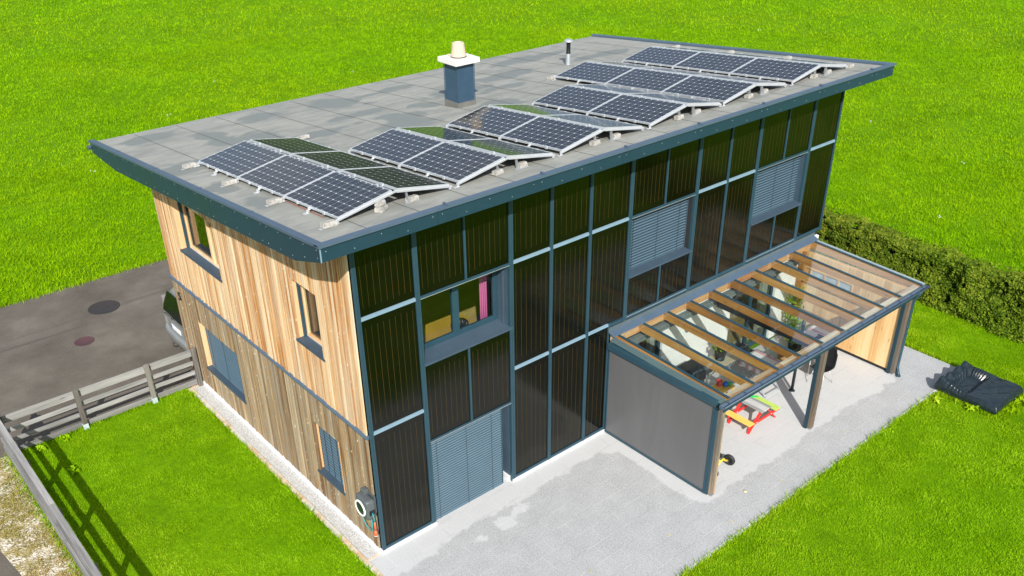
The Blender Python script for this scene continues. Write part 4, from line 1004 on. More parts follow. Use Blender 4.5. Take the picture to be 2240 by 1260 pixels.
# end wall of boards with a narrow window
m = MB(); y = -2.86; hs = (-1.52, -0.36, 1.58, 1.88)
while y < -0.02:
    w = 0.19; y1 = min(y + w, -0.02); r_ = random.random()
    if y1 > hs[0] and y < hs[1]: m.box((12.79, y, 0.09), (12.83, y1 - 0.002, hs[2]), rnd=r_); m.box((12.79, y, hs[3]), (12.83, y1 - 0.002, 2.28), rnd=r_)
    else: m.box((12.79, y, 0.09), (12.83, y1 - 0.002, 2.28), rnd=r_)
    y = y1
m.box((12.831, -2.84, 0.09), (12.87, hs[0], 2.3)); m.box((12.831, hs[1], 0.09), (12.87, 0.0, 2.3)); m.box((12.831, hs[0], 0.09), (12.87, hs[1], hs[2])); m.box((12.831, hs[0], hs[3]), (12.87, hs[1], 2.3))
ew = m.build('end_wall', PANELW, ver)
m = MB(); m.box((12.77, hs[0], hs[2] - 0.02), (12.885, hs[1], hs[2] + 0.015)); m.box((12.77, hs[0], hs[3] - 0.015), (12.885, hs[1], hs[3] + 0.02)); 
for t_ in (0, 1 / 3, 2 / 3, 1): yy = hs[0] + (hs[1] - hs[0]) * t_; m.box((12.77, yy - 0.02, hs[2] + .015), (12.885, yy + 0.02, hs[3] - .015))
m.build('window_frame', PANELW, ew)
m = MB(); m.box((12.80, hs[0], hs[2]), (12.83, hs[1], hs[3])); m.build('pane', paint('sky_reflection_pane', (0.40, 0.50, 0.60), 0.15, 0.35, scale=4), ew)  # pale blue paint stands in for the sky reflected in the panes
m = MB(); m.box((12.80, -2.8, 0.02), (12.86, -0.05, 0.088)); m.build('base_strip', BLACK, ew)
m = MB(); m.box((12.70, -0.14, 0.02), (12.785, -0.02, 2.28)); m.build('corner_post', RAFT, ver)
m = MB(); m.box((5.98, -0.16, 1.93), (6.0, -0.02, 2.0)); m.build('bracket', DARKM, ver)
# doors and windows behind the veranda
def glass_door(xa, xb, wood_post=None):
    m = MB(); z0, z1 = 0.06, 2.19; y = 0.06
    for p, q in ((xa, xa + 0.07), (xb - 0.07, xb), ((xa + xb) / 2 - 0.05, (xa + xb) / 2 + 0.05)): m.box((p, y, z0), (q, y + 0.07, z1))
    m.box((xa, y + .001, z0), (xb, y + 0.069, z0 + 0.09)); m.box((xa, y + .001, z1 - 0.08), (xb, y + 0.069, z1)); d_ = m.build('door', ANTH, house)
    m = MB(); m.box((xa + .07, y + 0.03, z0 + .09), (xb - .07, y + 0.04, z1 - .08)); m.build('pane', WGLASS, d_)
glass_door(6.10, 7.62); glass_door(10.05, 11.85)
m = MB(); m.box((8.30, -0.12, 1.72), (8.40, -0.001, 1.80)); m.lathe((8.35, -0.14, 1.70), [(0.05, 0), (0.06, 0.05), (0.03, 0.1), (0.0005, 0.1)], 12); tag(m.build('wall_lamp', DARKM), 'small dark outdoor lamp on the white wall under the glass roof', 'wall lamp')

# ------------------------------------------------------------------ things on the terrace
# kids picnic table
t = thing('picnic_table', 'small red legged picnic table with grey boards and yellow and lime benches', 'picnic table', (8.66, -1.9, 0))
m = MB()
for i in range(4): x = 8.50 + i * 0.088; m.box((x, -2.24, 0.44), (x + 0.08, -1.60, 0.462), ch=0.003)
m.build('table_top', GREYT, t)
for xs_, mt, nm in ((8.10, YEL, 'yellow'), (9.05, LIME, 'lime')):
    m = MB(); m.box((xs_, -2.24, 0.25), (xs_ + 0.085, -1.55, 0.272), ch=0.003); m.box((xs_ + 0.095, -2.24, 0.25), (xs_ + 0.18, -1.55, 0.272), ch=0.003); m.build('bench', mt, t)
for y in (-2.17, -1.63):
    m = MB(); m.bar((8.17, y, 0.0), (8.60, y, 0.44), 0.03, 0.06, up=(0, 1, 0)); m.bar((9.16, y, 0.0), (8.75, y, 0.44), 0.03, 0.06, up=(0, 1, 0)); m.bar((8.08, y - 0.03, 0.22), (9.24, y - 0.03, 0.22), 0.028, 0.055); m.bar((8.50, y, 0.43), (8.84, y, 0.43), 0.028, 0.03); m.cur = 1
    for xx in (8.40, 8.93): m.lathe((xx, y - 0.046, 0.225), [(0.012, 0), (0.009, 0.005), (0.0005, 0.006)], 8, (0, -1, 0))
    m.build('leg', [RED, WHITE], t)
m = MB(); m.lathe((8.86, -1.66, 0.463), [(0.0005, 0.0), (0.04, 0.0), (0.045, 0.03), (0.02, 0.05), (0.0005, 0.052)], 12); m.bar((8.80, -1.70, 0.48), (8.93, -1.82, 0.48), 0.03, 0.03); tag(m.build('toy_shovel', GREENP), 'bright green toy lying on the far end of the picnic table', 'toy')
# tricycle
t = thing('tricycle', 'yellow childs ride-on with black wheels half hidden behind the near veranda post', 'tricycle', (6.7, -2.5, 0))
def wheel(c, r, w, axis, nm='wheel'):
    m = MB(); pr = [(r - w * 0.5, -w * 0.5), (r - w * .2, -w * 0.42), (r, -w * 0.2), (r, w * 0.2), (r - w * .2, w * 0.42), (r - w * 0.5, w * 0.5), (r * 0.45, w * 0.35), (r * .42, w * .15), (0.0005, w * 0.2)]
    m.lathe(c, pr, 24, axis); m.lathe(c, [(r - w * .5, -w * .5), (r * 0.45, -w * 0.35), (r * .42, -w * .15), (0.0005, -w * 0.2)], 24, axis); return m.build(nm, RUBBER, t)
wheel((6.98, -2.58, 0.13), 0.13, 0.075, (0.93, 0.2, 0.0)); wheel((6.42, -2.62, 0.11), 0.11, 0.06, (0.93, 0.2, 0.0)); wheel((6.62, -1.98, 0.13), 0.13, 0.06, (0.98, 0.18, 0.0))
m = MB(); m.tube([(6.93, -2.57, 0.13), (6.86, -2.55, 0.16), (6.80, -2.56, 0.24), (6.60, -2.60, 0.26), (6.45, -2.62, 0.13)], 0.022, 10); m.tube([(6.66, -2.58, 0.26), (6.64, -2.3, 0.30), (6.63, -2.05, 0.34), (6.62, -2.0, 0.55)], 0.02, 10); m.build('frame', YEL2, t)
m = MB(); m.lathe((6.68, -2.45, 0.31), [(0.0005, 0.0), (0.10, 0.0), (0.125, 0.02), (0.11, 0.045), (0.0005, 0.03)], 20); m.build('seat', BLACK, t)
m = MB(); m.tube([(6.44, -2.02, 0.56), (6.62, -1.98, 0.54), (6.80, -1.96, 0.56)], 0.014, 8); m.build('handlebar', BLACK, t)
# barbecue
t = thing('barbecue', 'black covered barbecue standing by the white wall beneath the first glass panes', 'barbecue', (8.0, -0.55, 0))
m = MB(); m.box((7.66, -0.80, 0.72), (8.30, -0.28, 0.86), ch=0.03); m.build('grill_body', BLACK, t)
m = MB(); m.prism([(-0.80, 0.86), (-0.28, 0.86), (-0.28, 1.00), (-0.36, 1.08), (-0.60, 1.06), (-0.78, 0.95)], (7.67, 8.29), 'X'); m.build('lid', BLACK, t, bevel=0.02)
m = MB(); m.box((7.70, -0.78, 0.12), (8.26, -0.30, 0.72)); m.build('cabinet', paint('dark_grey_sheet', (0.05, 0.055, 0.06), 0.4, 0.1), t)
m = MB(); m.box((8.30, -0.76, 0.80), (8.58, -0.32, 0.83)); m.build('side_shelf', DARKM, t)
for x in (7.74, 8.22):
    m = MB(); m.lathe((x, -0.55, 0.06), [(0.0005, -.02), (0.06, -.02), (0.06, .02), (0.0005, .02)], 14, (0, 1, 0)); m.build('wheel', RUBBER, t)
# small wooden stool with toys
t = thing('wooden_stool', 'light wooden childs stool with a bundle of bright toys on it', 'stool', (8.75, -0.95, 0))
m = MB(); m.box((8.55, -1.15, 0.40), (8.97, -0.80, 0.43), ch=0.006); m.build('seat', YEL, t)
for x in (8.58, 8.93):
    for y in (-1.12, -0.84): m = MB(); m.box((x - .02, y - .02, 0), (x + .02, y + .02, .40)); m.build('leg', YEL, t)
def ball(name, c, r, mt, label, cat='toy'):
    m = MB(); m.lathe(c, [(0.0005, -r)] + [(r * math.cos(a), r * math.sin(a)) for a in np.linspace(-1.4, 1.4, 9)] + [(0.0005, r)], 16); return tag(m.build(name, mt), label, cat, 'bright toys on the wooden stool')
m = MB(); m.lathe((8.68, -0.90, 0.43), [(0.05, 0), (0.07, 0.14), (0.062, 0.14), (0.045, 0.01), (0.0005, 0.01)], 16); tag(m.build('toy_bucket', RED), 'red toy bucket on the wooden stool under the glass roof', 'toy', 'bright toys on the wooden stool')
ball('toy_ball', (8.76, -1.02, 0.50), 0.07, BLUEP, 'blue toy ball on the wooden stool'); ball('toy_ball', (8.87, -1.06, 0.48), 0.05, GREENP, 'small green toy ball on the wooden stool')
# side board with a dark planter
t = thing('folding_table', 'pale wooden topped folding table near the barbecue carrying a dark planter', 'table', (9.1, -0.55, 0))
m = MB(); m.box((8.75, -0.72, 0.70), (9.65, -0.22, 0.725), ch=0.004); m.build('table_top', paint('beige_board', (0.42, 0.38, 0.27), 0.6, 0.1), t)
for x in (8.80, 9.60):
    m = MB(); m.bar((x, -0.68, 0), (x, -0.26, 0.7), 0.025); m.bar((x, -0.26, 0), (x, -0.68, 0.7), 0.025); m.build('leg', GALV, t)
# plants
def plant(name, c, R_, h, nleaf, mt, label, cat, flowers=(), pot=True, seed=3, stem=False):
    r = np.random.default_rng(seed); t = thing(name, label, cat, c)
    if pot:
        m = MB(); m.lathe(c, [(0.0005, 0), (0.11, 0.0), (0.15, 0.26), (0.14, 0.26), (0.12, 0.22), (0.0005, 0.22)], 20); m.build('pot', SOOT if not stem else ORANGE, t)
    m = MB()
    for i in range(nleaf):
        a = r.uniform(0, 6.28); rr = R_ * math.sqrt(r.random()); z = 0.25 + h * r.random() ** 0.8 if pot else h * r.random(); rr *= 0.55 + 0.6 * math.sin(min(1, z / (h + .25)) * 2.6)
        p = Vector((c[0] + rr * math.cos(a), c[1] + rr * math.sin(a), c[2] + z)); s_ = r.uniform(0.03, 0.06); d1 = Vector(r.normal(0, 1, 3)).normalized(); d2 = d1.orthogonal().normalized()
        m.add([p - d1 * s_, p + d2 * s_ * .45, p + d1 * s_, p - d2 * s_ * .45], [(0, 1, 2, 3)], rnd=r.random())
    m.build('foliage', mt, t)
    for (mt2, q) in flowers:
        m = MB()
        for i in range(q):
            a = r.uniform(0, 6.28); rr = R_ * r.uniform(.3, .95); z = 0.25 + h * r.uniform(.35, 1); p = (c[0] + rr * math.cos(a), c[1] + rr * math.sin(a), c[2] + z)
            m.lathe(p, [(0.0005, -.02), (0.022, -.005), (0.026, .01), (0.0005, .018)], 7)
        m.build('flowers', mt2, t)
    return t
plant('potted_shrub', (9.22, -0.45, 0.725), 0.20, 0.22, 160, LEAF, 'dark leafy plant standing on the pale folding table', 'plant', seed=5)
VIO = paint('violet_petal', (0.22, 0.14, 0.62), 0.6, 0.1); WHP = paint('white_petal', (0.8, 0.8, 0.78), 0.6, 0.05)
plant('flowering_plant', (11.95, -0.70, 0.0), 0.24, 0.62, 420, LAWN, 'potted plant with violet, white and red blooms near the white wall', 'plant', ((VIO, 7), (WHP, 6), (RED, 3)), seed=8)
plant('climbing_plant', (12.35, -0.32, 0.0), 0.20, 1.25, 520, LAWN, 'tall climbing potted plant beside the timber end wall', 'plant', ((WHP, 8), (ORANGE, 3)), seed=9, stem=True)
# dining tables with cloths
def trestle(x0, x1, y0, y1, label, nm='dining_table'):
    t = thing(nm, label, 'table', ((x0 + x1) / 2, (y0 + y1) / 2, 0), 'folding tables under the veranda')
    m = MB(); m.box((x0, y0, 0.70), (x1, y1, 0.73), ch=0.005); m.build('table_top', paint('grey_laminate', (0.30, 0.31, 0.31), 0.5, 0.1), t)
    for x in (x0 + 0.08, x1 - 0.08):
        m = MB(); m.bar((x, y0 + .02, 0.0), (x, y1 - .15, 0.70), 0.035, 0.02); m.bar((x, y1 - .02, 0.0), (x, y0 + .15, 0.70), 0.035, 0.02); m.build('leg', GALV, t)
    m = MB(); m.bar((x0 + .08, y0 + .06, 0.06), (x1 - .08, y0 + .06, 0.06), 0.025); m.build('brace', GALV, t)
    return t
trestle(9.55, 10.25, -1.60, -0.75, 'folding table with silver crossed legs under the striped cloth, behind the toy picnic table')
trestle(11.55, 12.55, -1.70, -0.95, 'folding table with silver legs by the timber end wall, left of the drainpipe')
def cloth(x0, x1, y0, y1, drop, label, seed=0):
    r = np.random.default_rng(seed); gx_, gy_2 = np.meshgrid(np.linspace(x0 - drop, x1 + drop, 50), np.linspace(y0 - drop, y1 + drop, 50))
    ox = np.maximum(np.maximum(x0 - gx_, gx_ - x1), 0); oy = np.maximum(np.maximum(y0 - gy_2, gy_2 - y1), 0); dr_ = np.maximum(ox, oy)
    cxx = np.clip(gx_, x0, x1) + np.sign(gx_ - (x0 + x1) / 2) * np.where(ox > 0, 0.02 + 0.02 * np.sin(gy_2 * 30), 0); cyy = np.clip(gy_2, y0, y1) + np.sign(gy_2 - (y0 + y1) / 2) * np.where(oy > 0, 0.02 + 0.02 * np.sin(gx_ * 30), 0)
    o = gridmesh('tablecloth', cxx, cyy, 0.735 - dr_ + fbm(gx_, gy_2, 3, seed) * 0.004, CLOTH, {}, True); return tag(o, label, 'tablecloth', 'striped tablecloths')
cloth(9.60, 10.20, -1.45, -0.80, 0.18, 'white and pink striped cloth on the table behind the toy picnic table')
cloth(11.65, 12.45, -1.66, -1.0, 0.20, 'white and pink striped cloth on the table by the timber end wall', 2)
# shell chairs
chair_proto = None
def chair(x, y, rz, label):
    global chair_proto
    if chair_proto is None:
        t = thing('shell_chair', label, 'chair', (0, 0, 0), 'black shell chairs on thin wire legs')
        n, k = 14, 10; pts_ = []
        for i in range(n + 1):
            s_ = i / n
            if s_ < 0.5: cx_, cz_ = 0.20 - 0.42 * (s_ / 0.5), 0.44 - 0.035 * math.sin(s_ / 0.5 * math.pi)
            else: q = (s_ - 0.5) / 0.5; cx_, cz_ = -0.22 - 0.13 * q ** 0.8, 0.44 + 0.42 * q
            wd = 0.23 - 0.05 * abs(s_ - 0.5) * 2 + (0.0 if s_ < .9 else -0.04)
            for j in range(k + 1):
                v = (j / k - 0.5) * 2; up_ = 0.035 * v * v * (1 if s_ < 0.5 else 0.3); fw_ = 0.05 * v * v if s_ > 0.45 else 0
                pts_.append((cx_ + fw_, v * wd, cz_ + up_))
        fs = [(i * (k + 1) + j, i * (k + 1) + j + 1, (i + 1) * (k + 1) + j + 1, (i + 1) * (k + 1) + j) for i in range(n) for j in range(k)]
        m = local(); m.add(pts_, fs, smooth=True); o_ = m.build('seat_shell', BLACK, t); sl = o_.modifiers.new('thick', 'SOLIDIFY'); sl.thickness = 0.012; o_.matrix_parent_inverse = Matrix.Identity(4)
        for sx, sy in ((1, 1), (1, -1), (-1, 1), (-1, -1)):
            m = local(); m.tube([(sx * 0.10 - 0.02, sy * 0.12, 0.41), (sx * 0.22 - 0.03, sy * 0.21, 0.0)], 0.008, 8); m.tube([(sx * 0.10 - 0.02, sy * 0.12, 0.405), (sx * 0.10 - 0.02, 0, 0.405)], 0.007, 6)
            o_ = m.build('leg', ALU, t); o_.matrix_parent_inverse = Matrix.Identity(4)
        chair_proto = t; r_ = t
    else:
        r_ = chair_proto.copy(); C.objects.link(r_); r_['label'] = label
        for ch_ in list(chair_proto.children): c_ = ch_.copy(); C.objects.link(c_); c_.parent = r_; c_.matrix_parent_inverse = Matrix.Identity(4)
    r_.matrix_basis = Matrix.Translation((x, y, 0)) @ Matrix.Rotation(rz, 4, 'Z')
    return r_
chair(11.13, -2.02, math.pi, 'black shell chair on the open terrace just right of the middle post')
chair(11.42, -1.50, math.pi * 0.93, 'black shell chair farther under the roof, beyond the one beside the middle post')
chair(10.35, -0.40, 0.2, 'black shell chair against the white wall beneath the glass roof')
m = MB(); m.lathe((11.06, -1.08, 0.0), [(0.0005, 0), (0.17, 0.0), (0.21, 0.34), (0.20, 0.34), (0.16, 0.03), (0.0005, 0.03)], 24); tag(m.build('wicker_basket', paint('wicker', (0.28, 0.17, 0.07), 0.8, 0.3)), 'brown round basket on the floor among the tables under the glass roof', 'basket')
t = thing('parasol_pole', 'dark steel parasol pole standing on the terrace between middle post and table', 'parasol pole', (10.367, -1.788, 0))
m = MB(); m.tube([(10.367, -1.788, 0.0), (10.367, -1.788, 2.10)], 0.036, 14); m.build('pole', DARKM, t)
m = MB(); m.lathe((10.367, -1.788, 0.0), [(0.0005, 0.012), (0.07, 0.012), (0.075, 0.0)], 20); m.build('base_plate', DARKM, t)
# bits on the paving
m = MB(); m.lathe((6.536, -3.352, 0.004), [(0.04, 0), (0.035, 0.012), (0.0005, 0.016)], 9); tag(m.build('pebble', paint('sandy_pebble', (0.62, 0.50, 0.30), 0.8, 0.1)), 'small sandy stone on the paving right of the near veranda post', 'pebble')

for (lx, ly, la) in ((4.4, -3.2, .4), (5.6, -3.75, 1.9), (7.4, -3.65, 2.7), (2.6, -2.9, 1.1), (9.8, -3.5, .2)):
    m = MB(); ca, sa = math.cos(la), math.sin(la)
    m.add([(lx - .035 * ca, ly - .035 * sa, .004), (lx + .02 * sa, ly - .02 * ca, .012), (lx + .035 * ca, ly + .035 * sa, .005), (lx - .02 * sa, ly + .02 * ca, .014)], [(0, 1, 2, 3)])
    tag(m.build('fallen_leaf', paint('dry_leaf', (0.55, 0.45, 0.14), 0.8, 0.2)), 'small pale yellow fallen leaf lying flat on the damp grey paving', 'leaf', 'fallen leaves on the paving')

# ------------------------------------------------------------------ hose reel on the gable
t = thing('hose_reel', 'grey wall mounted garden hose reel with white ring near the house corner', 'hose reel', (-0.03, 0.18, 1.15))
m = MB(); bm = bmesh.new(); bmesh.ops.create_cube(bm, size=1)
for v in bm.verts: v.co = Vector((-0.15 + v.co.x * 0.20, 0.17 + v.co.y * 0.42 * (1 if v.co.x > 0 else 0.92), 1.14 + v.co.z * 0.44))
bmesh.ops.bevel(bm, geom=bm.edges[:], offset=0.075, segments=4, profile=0.6, affect='EDGES'); m.frombm(bm, smooth=True); m.build('casing', REELG, t)
m = MB(); m.lathe((-0.235, 0.19, 1.13), [(0.130, 0.0), (0.165, 0.0), (0.170, 0.02), (0.160, 0.034), (0.135, 0.034), (0.130, 0.02)], 36, (-1, 0, 0)); m.build('ring', WHITE, t)
m = MB(); m.lathe((-0.235, 0.19, 1.13), [(0.131, 0.024), (0.06, 0.026), (0.0005, 0.026)], 30, (-1, 0, 0)); m.build('disc', paint('dark_green_disc', (0.015, 0.03, 0.02), 0.35, 0.1), t)
m = MB(); m.box((-0.14, 0.20, 1.30), (-0.02, 0.34, 1.44), ch=0.03); m.box((-0.05, 0.02, 1.0), (-0.02, 0.32, 1.38)); m.build('bracket', REELG, t)
m = MB(); m.box((-0.20, -0.045, 1.05), (-0.09, -0.02, 1.15), ch=0.008); m.build('outlet', BLACK, t)
m = MB(); m.tube([(-0.15, -0.045, 1.10), (-0.155, -0.075, 1.05), (-0.15, -0.08, 0.96), (-0.14, -0.07, 0.90)], 0.011, 8); m.tube([(-0.10, 0.44, 0.93), (-0.10, 0.45, 0.80), (-0.11, 0.40, 0.66), (-0.12, 0.28, 0.56), (-0.13, 0.14, 0.55), (-0.13, 0.05, 0.62), (-0.13, 0.04, 0.76), (-0.12, 0.08, 0.93)], 0.011, 8); m.build('hose', TEAL, t)
m = MB(); m.tube([(-0.14, -0.07, 0.90), (-0.14, -0.07, 0.70)], [0.018, 0.022], 10); m.tube([(-0.14, -0.07, 0.70), (-0.145, -0.075, 0.60)], [0.022, 0.042], 12); m.cur = 1; m.tube([(-0.145, -0.075, 0.60), (-0.145, -0.075, 0.592)], 0.042, 12); m.build('nozzle', [ORANGE, WHITE], t); m = MB(); m.tube([(-0.10, 0.44, 0.99), (-0.10, 0.44, 0.93)], 0.022, 10); m.build('hose_connector', ORANGE, t)
t = thing('water_tap', 'grey metal tap on the larch wall left of the hose reel', 'tap', (-0.02, 0.44, 1.03))
m = MB(); m.tube([(0.0, 0.44, 1.05), (-0.10, 0.44, 1.05), (-0.10, 0.44, 0.99)], 0.016, 10); m.bar((-0.07, 0.44, 1.07), (-0.12, 0.53, 1.08), 0.02, 0.012); m.build('tap_body', GALV, t)

# ------------------------------------------------------------------ fences
def fence_back():
    t = thing('wooden_fence', 'weathered grey rail fence between the road and the lawn, reaching the house corner', 'fence', (-2.2, 7.78, 0))
    for (a, b) in ((0.815, 0.985), (0.575, 0.67), (0.32, 0.41), (0.035, 0.155)):
        xs_ = [-4.42, -2.83, -1.25, -0.12] if a < 0.7 else [-4.42, -1.25, -0.12]
        for p, q in zip(xs_[:-1], xs_[1:]):
            m = MB(); sg = random.uniform(-.008, .008); m.bar((p, 7.80, (a + b) / 2 + sg), (q - 0.004, 7.80, (a + b) / 2 - sg), 0.032, b - a, up=(0, 0, 1)); m.build('rail', GREYW_X, t)
    for x, zt in ((-1.234, 1.03), (-2.812, 1.03)):
        m = MB(); m.box((x - 0.05, 7.70, 0.14), (x + 0.05, 7.783, zt), ch=0.006); p_ = m.build('post', GREYW_Z, t)
        m = MB(); m.box((x - 0.055, 7.695, -0.02), (x + 0.055, 7.785, 0.14)); m.build('post_shoe', paint('pale_galvanised', (0.45, 0.55, 0.55), 0.5, 0.1), p_)
    m = MB(); m.box((-0.17, 7.68, 0.0), (-0.062, 7.782, 1.04), ch=0.02); m.build('post', GREYW_Z, t)
def fence_left():
    t = thing('wooden_fence', 'weathered grey rail fence running along the left edge of the lawn towards the viewer', 'fence', (-4.45, 2, 0))
    for (a, b) in ((0.99, 1.10), (0.61, 0.74), (0.36, 0.48), (0.11, 0.26)):
        ys_ = [7.88, 4.0, 0.2, -3.6, -7.5]
        for p, q in zip(ys_[:-1], ys_[1:]):
            m = MB(); m.bar((-4.44, p, (a + b) / 2), (-4.44, q + 0.005, (a + b) / 2 + random.uniform(-.008, .008)), 0.032 if a < .9 else 0.04, b - a); m.build('rail', GREYW_Y, t)
    m = MB()
    for y in [5.79, 3.90, 2.03, 0.15, -1.75, -3.6, -5.5]:
        m = MB(); m.box((-4.419, y - 0.05, 0.0), (-4.33, y + 0.05, 1.02), ch=0.006); m.build('post', GREYW_Z, t)
    m = MB(); m.box((-4.419, 7.66, 0.0), (-4.32, 7.76, 1.12), ch=0.006); m.build('post', GREYW_Z, t)
    y = 7.88
    for p, q in ((7.88, 4.0), (3.995, 0.2), (0.195, -3.6), (-3.605, -7.5)):
        m = MB(); m.box((-4.49, q, 1.105), (-4.38, p, 1.13), ch=0.004); m.build('top_board', GREYW_Y, t)
fence_back(); fence_left()

# ------------------------------------------------------------------ parked car (rear end towards the lane)
def build_car():
    t = thing('parked_car', 'silver people carrier parked behind the house with its rear end and tow bar showing', 'car', (2.3, 9.35, 0))
    ox, oy = 0.14, 9.35
    # cross sections along x: (x, half width low, half width belt, half width roof, z low, z belt, z roof)
    secs = [(0.00, .70, .74, .60, .34, .95, 1.02), (0.03, .80, .82, .62, .28, .97, 1.08), (0.10, .85, .87, .64, .26, 1.02, 1.30), (0.24, .87, .89, .65, .24, 1.04, 1.62), (0.42, .88, .90, .655, .24, 1.05, 1.70), (1.6, .89, .91, .66, .24, 1.05, 1.74), (2.6, .89, .91, .64, .24, 1.03, 1.66), (3.1, .88, .90, .60, .24, 1.0, 1.30), (3.45, .87, .89, .70, .25, .96, 1.02), (4.0, .85, .86, .70, .26, .86, .90), (4.3, .78, .78, .60, .30, .72, .76), (4.4, .62, .62, .5, .36, .62, .66)]
    def ring(s):
        x, wl, wb, wr, zl, zb_, zr_ = s; o = []
        for a, b in ((0.0, zl), (wl * .8, zl), (wl, zl + .08), (wb, (zl + zb_) / 2), (wb * .985, zb_), (wb * .93, zb_ + (zr_ - zb_) * .12), ((wb * .35 + wr * .65), zb_ + (zr_ - zb_) * .65), (wr, zb_ + (zr_ - zb_) * .92), (wr * .7, zr_), (0.0, zr_ + 0.01)): o.append((a, b))
        full = [(x, -a, b) for a, b in o] + [(x, a, b) for a, b in reversed(o[1:-1])]
        return [(ox + p[0], oy + p[1], p[2]) for p in full]
    m = MB(); vs = []; n = 18
    for s in secs: vs += ring(s)
    fs = [(i * n + k, i * n + (k + 1) % n, (i + 1) * n + (k + 1) % n, (i + 1) * n + k) for i in range(len(secs) - 1) for k in range(n)] + [list(range(n)), list(range((len(secs) - 1) * n, len(secs) * n))[::-1]]
    m.add(vs, fs, smooth=True); b_ = m.build('body', SILVER, t); sb = b_.modifiers.new('sub', 'SUBSURF'); sb.levels = 2; sb.render_levels = 2
    # bumper
    m = MB(); arc = [(ox + 0.10, oy - 0.88), (ox + 0.0, oy - 0.83), (ox - 0.06, oy - 0.65), (ox - 0.085, oy), (ox - 0.06, oy + 0.65), (ox + 0.0, oy + 0.83), (ox + 0.10, oy + 0.88)]
    arc2 = []
    for (a, b), (c_, d_) in zip(arc[:-1], arc[1:]):
        for q in range(4): arc2.append((a + (c_ - a) * q / 4, b + (d_ - b) * q / 4))
    arc2.append(arc[-1]); pr = [(0.12, .28), (0.02, .30), (-0.01, .42), (-0.012, .52), (0.01, .575), (0.12, .58)]
    vs = []
    for (x, y) in arc2:
        for (d_, z) in pr: vs.append((x + d_, y * (1) if True else y, z))
    k = len(pr); fs = [(i * k + j, i * k + j + 1, (i + 1) * k + j + 1, (i + 1) * k + j) for i in range(len(arc2) - 1) for j in range(k - 1)]
    m.add(vs, fs, smooth=True); m.build('bumper', SILVER, t)
    m = MB(); g = [(ox + 0.028, -0.70, 1.05), (ox + 0.028, 0.70, 1.05), (ox + 0.075, 0.74, 1.18), (ox + 0.20, 0.66, 1.53), (ox + 0.20, -0.66, 1.53), (ox + 0.075, -0.74, 1.18)]
    g = [(a - 0.035, oy + b, c_) for a, b, c_ in g]; m.add(g + [(a + 0.02, b, c_) for a, b, c_ in g], [(0, 1, 2, 3, 4, 5)[::-1], (6, 7, 8, 9, 10, 11)] + [(i, (i + 1) % 6, 6 + (i + 1) % 6, 6 + i) for i in range(6)]); m.build('rear_window', paint('dark_tailgate_glass', (0.004, 0.008, 0.006), 0.08, 0.05, spec=0.35), t)
    m = MB(); m.bar((ox + 0.0, oy + 0.10, 1.04), (ox - 0.005, oy - 0.42, 1.06), 0.02, 0.02); m.lathe((ox - 0.01, oy + 0.12, 1.03), [(0.035, 0), (0.03, 0.03), (0.0005, 0.035)], 12, (-1, 0, 0)); m.build('wiper', BLACK, t)
    m = MB(); m.box((ox - 0.030, oy - 0.27, 0.70), (ox - 0.018, oy + 0.27, 0.82), ch=0.003); m.cur = 1; m.box((ox - 0.0325, oy + 0.225, 0.705), (ox - 0.0305, oy + 0.265, 0.815)); m.cur = 2; m.box((ox - 0.018, oy - 0.33, 0.66), (ox + 0.01, oy + 0.33, 0.86)); m.build('licence_plate', [PLATE, BLUEP, SILVER], t)
    for s in (-1, 1):
        m = MB(); m.box((ox + 0.05, oy + s * 0.79 - 0.05, 0.98), (ox + 0.20, oy + s * 0.79 + 0.085, 1.36), ch=0.03); m.build('tail_light', LAMP, t)
        m = MB(); m.bar((ox + 0.4, oy + s * 0.58, 1.755), (ox + 2.3, oy + s * 0.58, 1.78), 0.03, 0.03); m.build('roof_rail', ALU, t)
        for x in (0.85, 3.55):
            m = MB(); c_ = (ox + x, oy + s * 0.80, 0.31); m.lathe(c_, [(0.0005, .09), (0.2, .09), (.22, .10), (.30, .09), (.315, .05), (.315, -.09), (.2, -.1)], 28, (0, s, 0)); w_ = m.build('wheel', RUBBER, t)
            m = MB(); m.lathe(c_, [(0.0005, .10), (0.05, .105), (0.19, .095), (0.205, .105), (.21, .09)], 28, (0, s, 0)); m.build('rim', ALU, w_)
    m = MB(); m.tube([(ox + 0.1, oy + 0.0, 0.30), (ox - 0.12, oy + 0.0, 0.30), (ox - 0.17, oy, 0.34), (ox - 0.17, oy, 0.40)], 0.016, 8); m.lathe((ox - 0.17, oy, 0.42), [(0.0005, -.03), (.025, -.015), (.03, 0), (.025, .015), (.0005, .03)], 12); m.build('tow_bar', DARKM, t)
build_car()

# ------------------------------------------------------------------ covered sandbox
t = thing('sandbox', 'low timber sandbox under a slack black tarpaulin at the corner of the paving', 'sandbox', (13.55, -4.75, 0))
for a, b in (((12.93, -5.40, 0), (12.97, -4.12, 0.24)), ((14.10, -5.40, 0), (14.14, -4.12, 0.24)), ((12.97, -5.40, 0), (14.10, -5.36, 0.24)), ((12.97, -4.16, 0), (14.10, -4.12, 0.24))):
    m = MB(); m.box(a, b); m.build('side_board', GREYW_X, t)
n = 150; gx, gy = np.meshgrid(np.linspace(12.78, 14.22, n), np.linspace(-5.52, -3.92, n))
u = gx; v = gy
edge = np.minimum(np.minimum(u - 12.90, 14.16 - u), np.minimum(v + 5.43, -4.06 - v))
z = np.full(gx.shape, 0.275)
z += (fbm(u, v, 2.2, 31) - 0.5) * 0.025
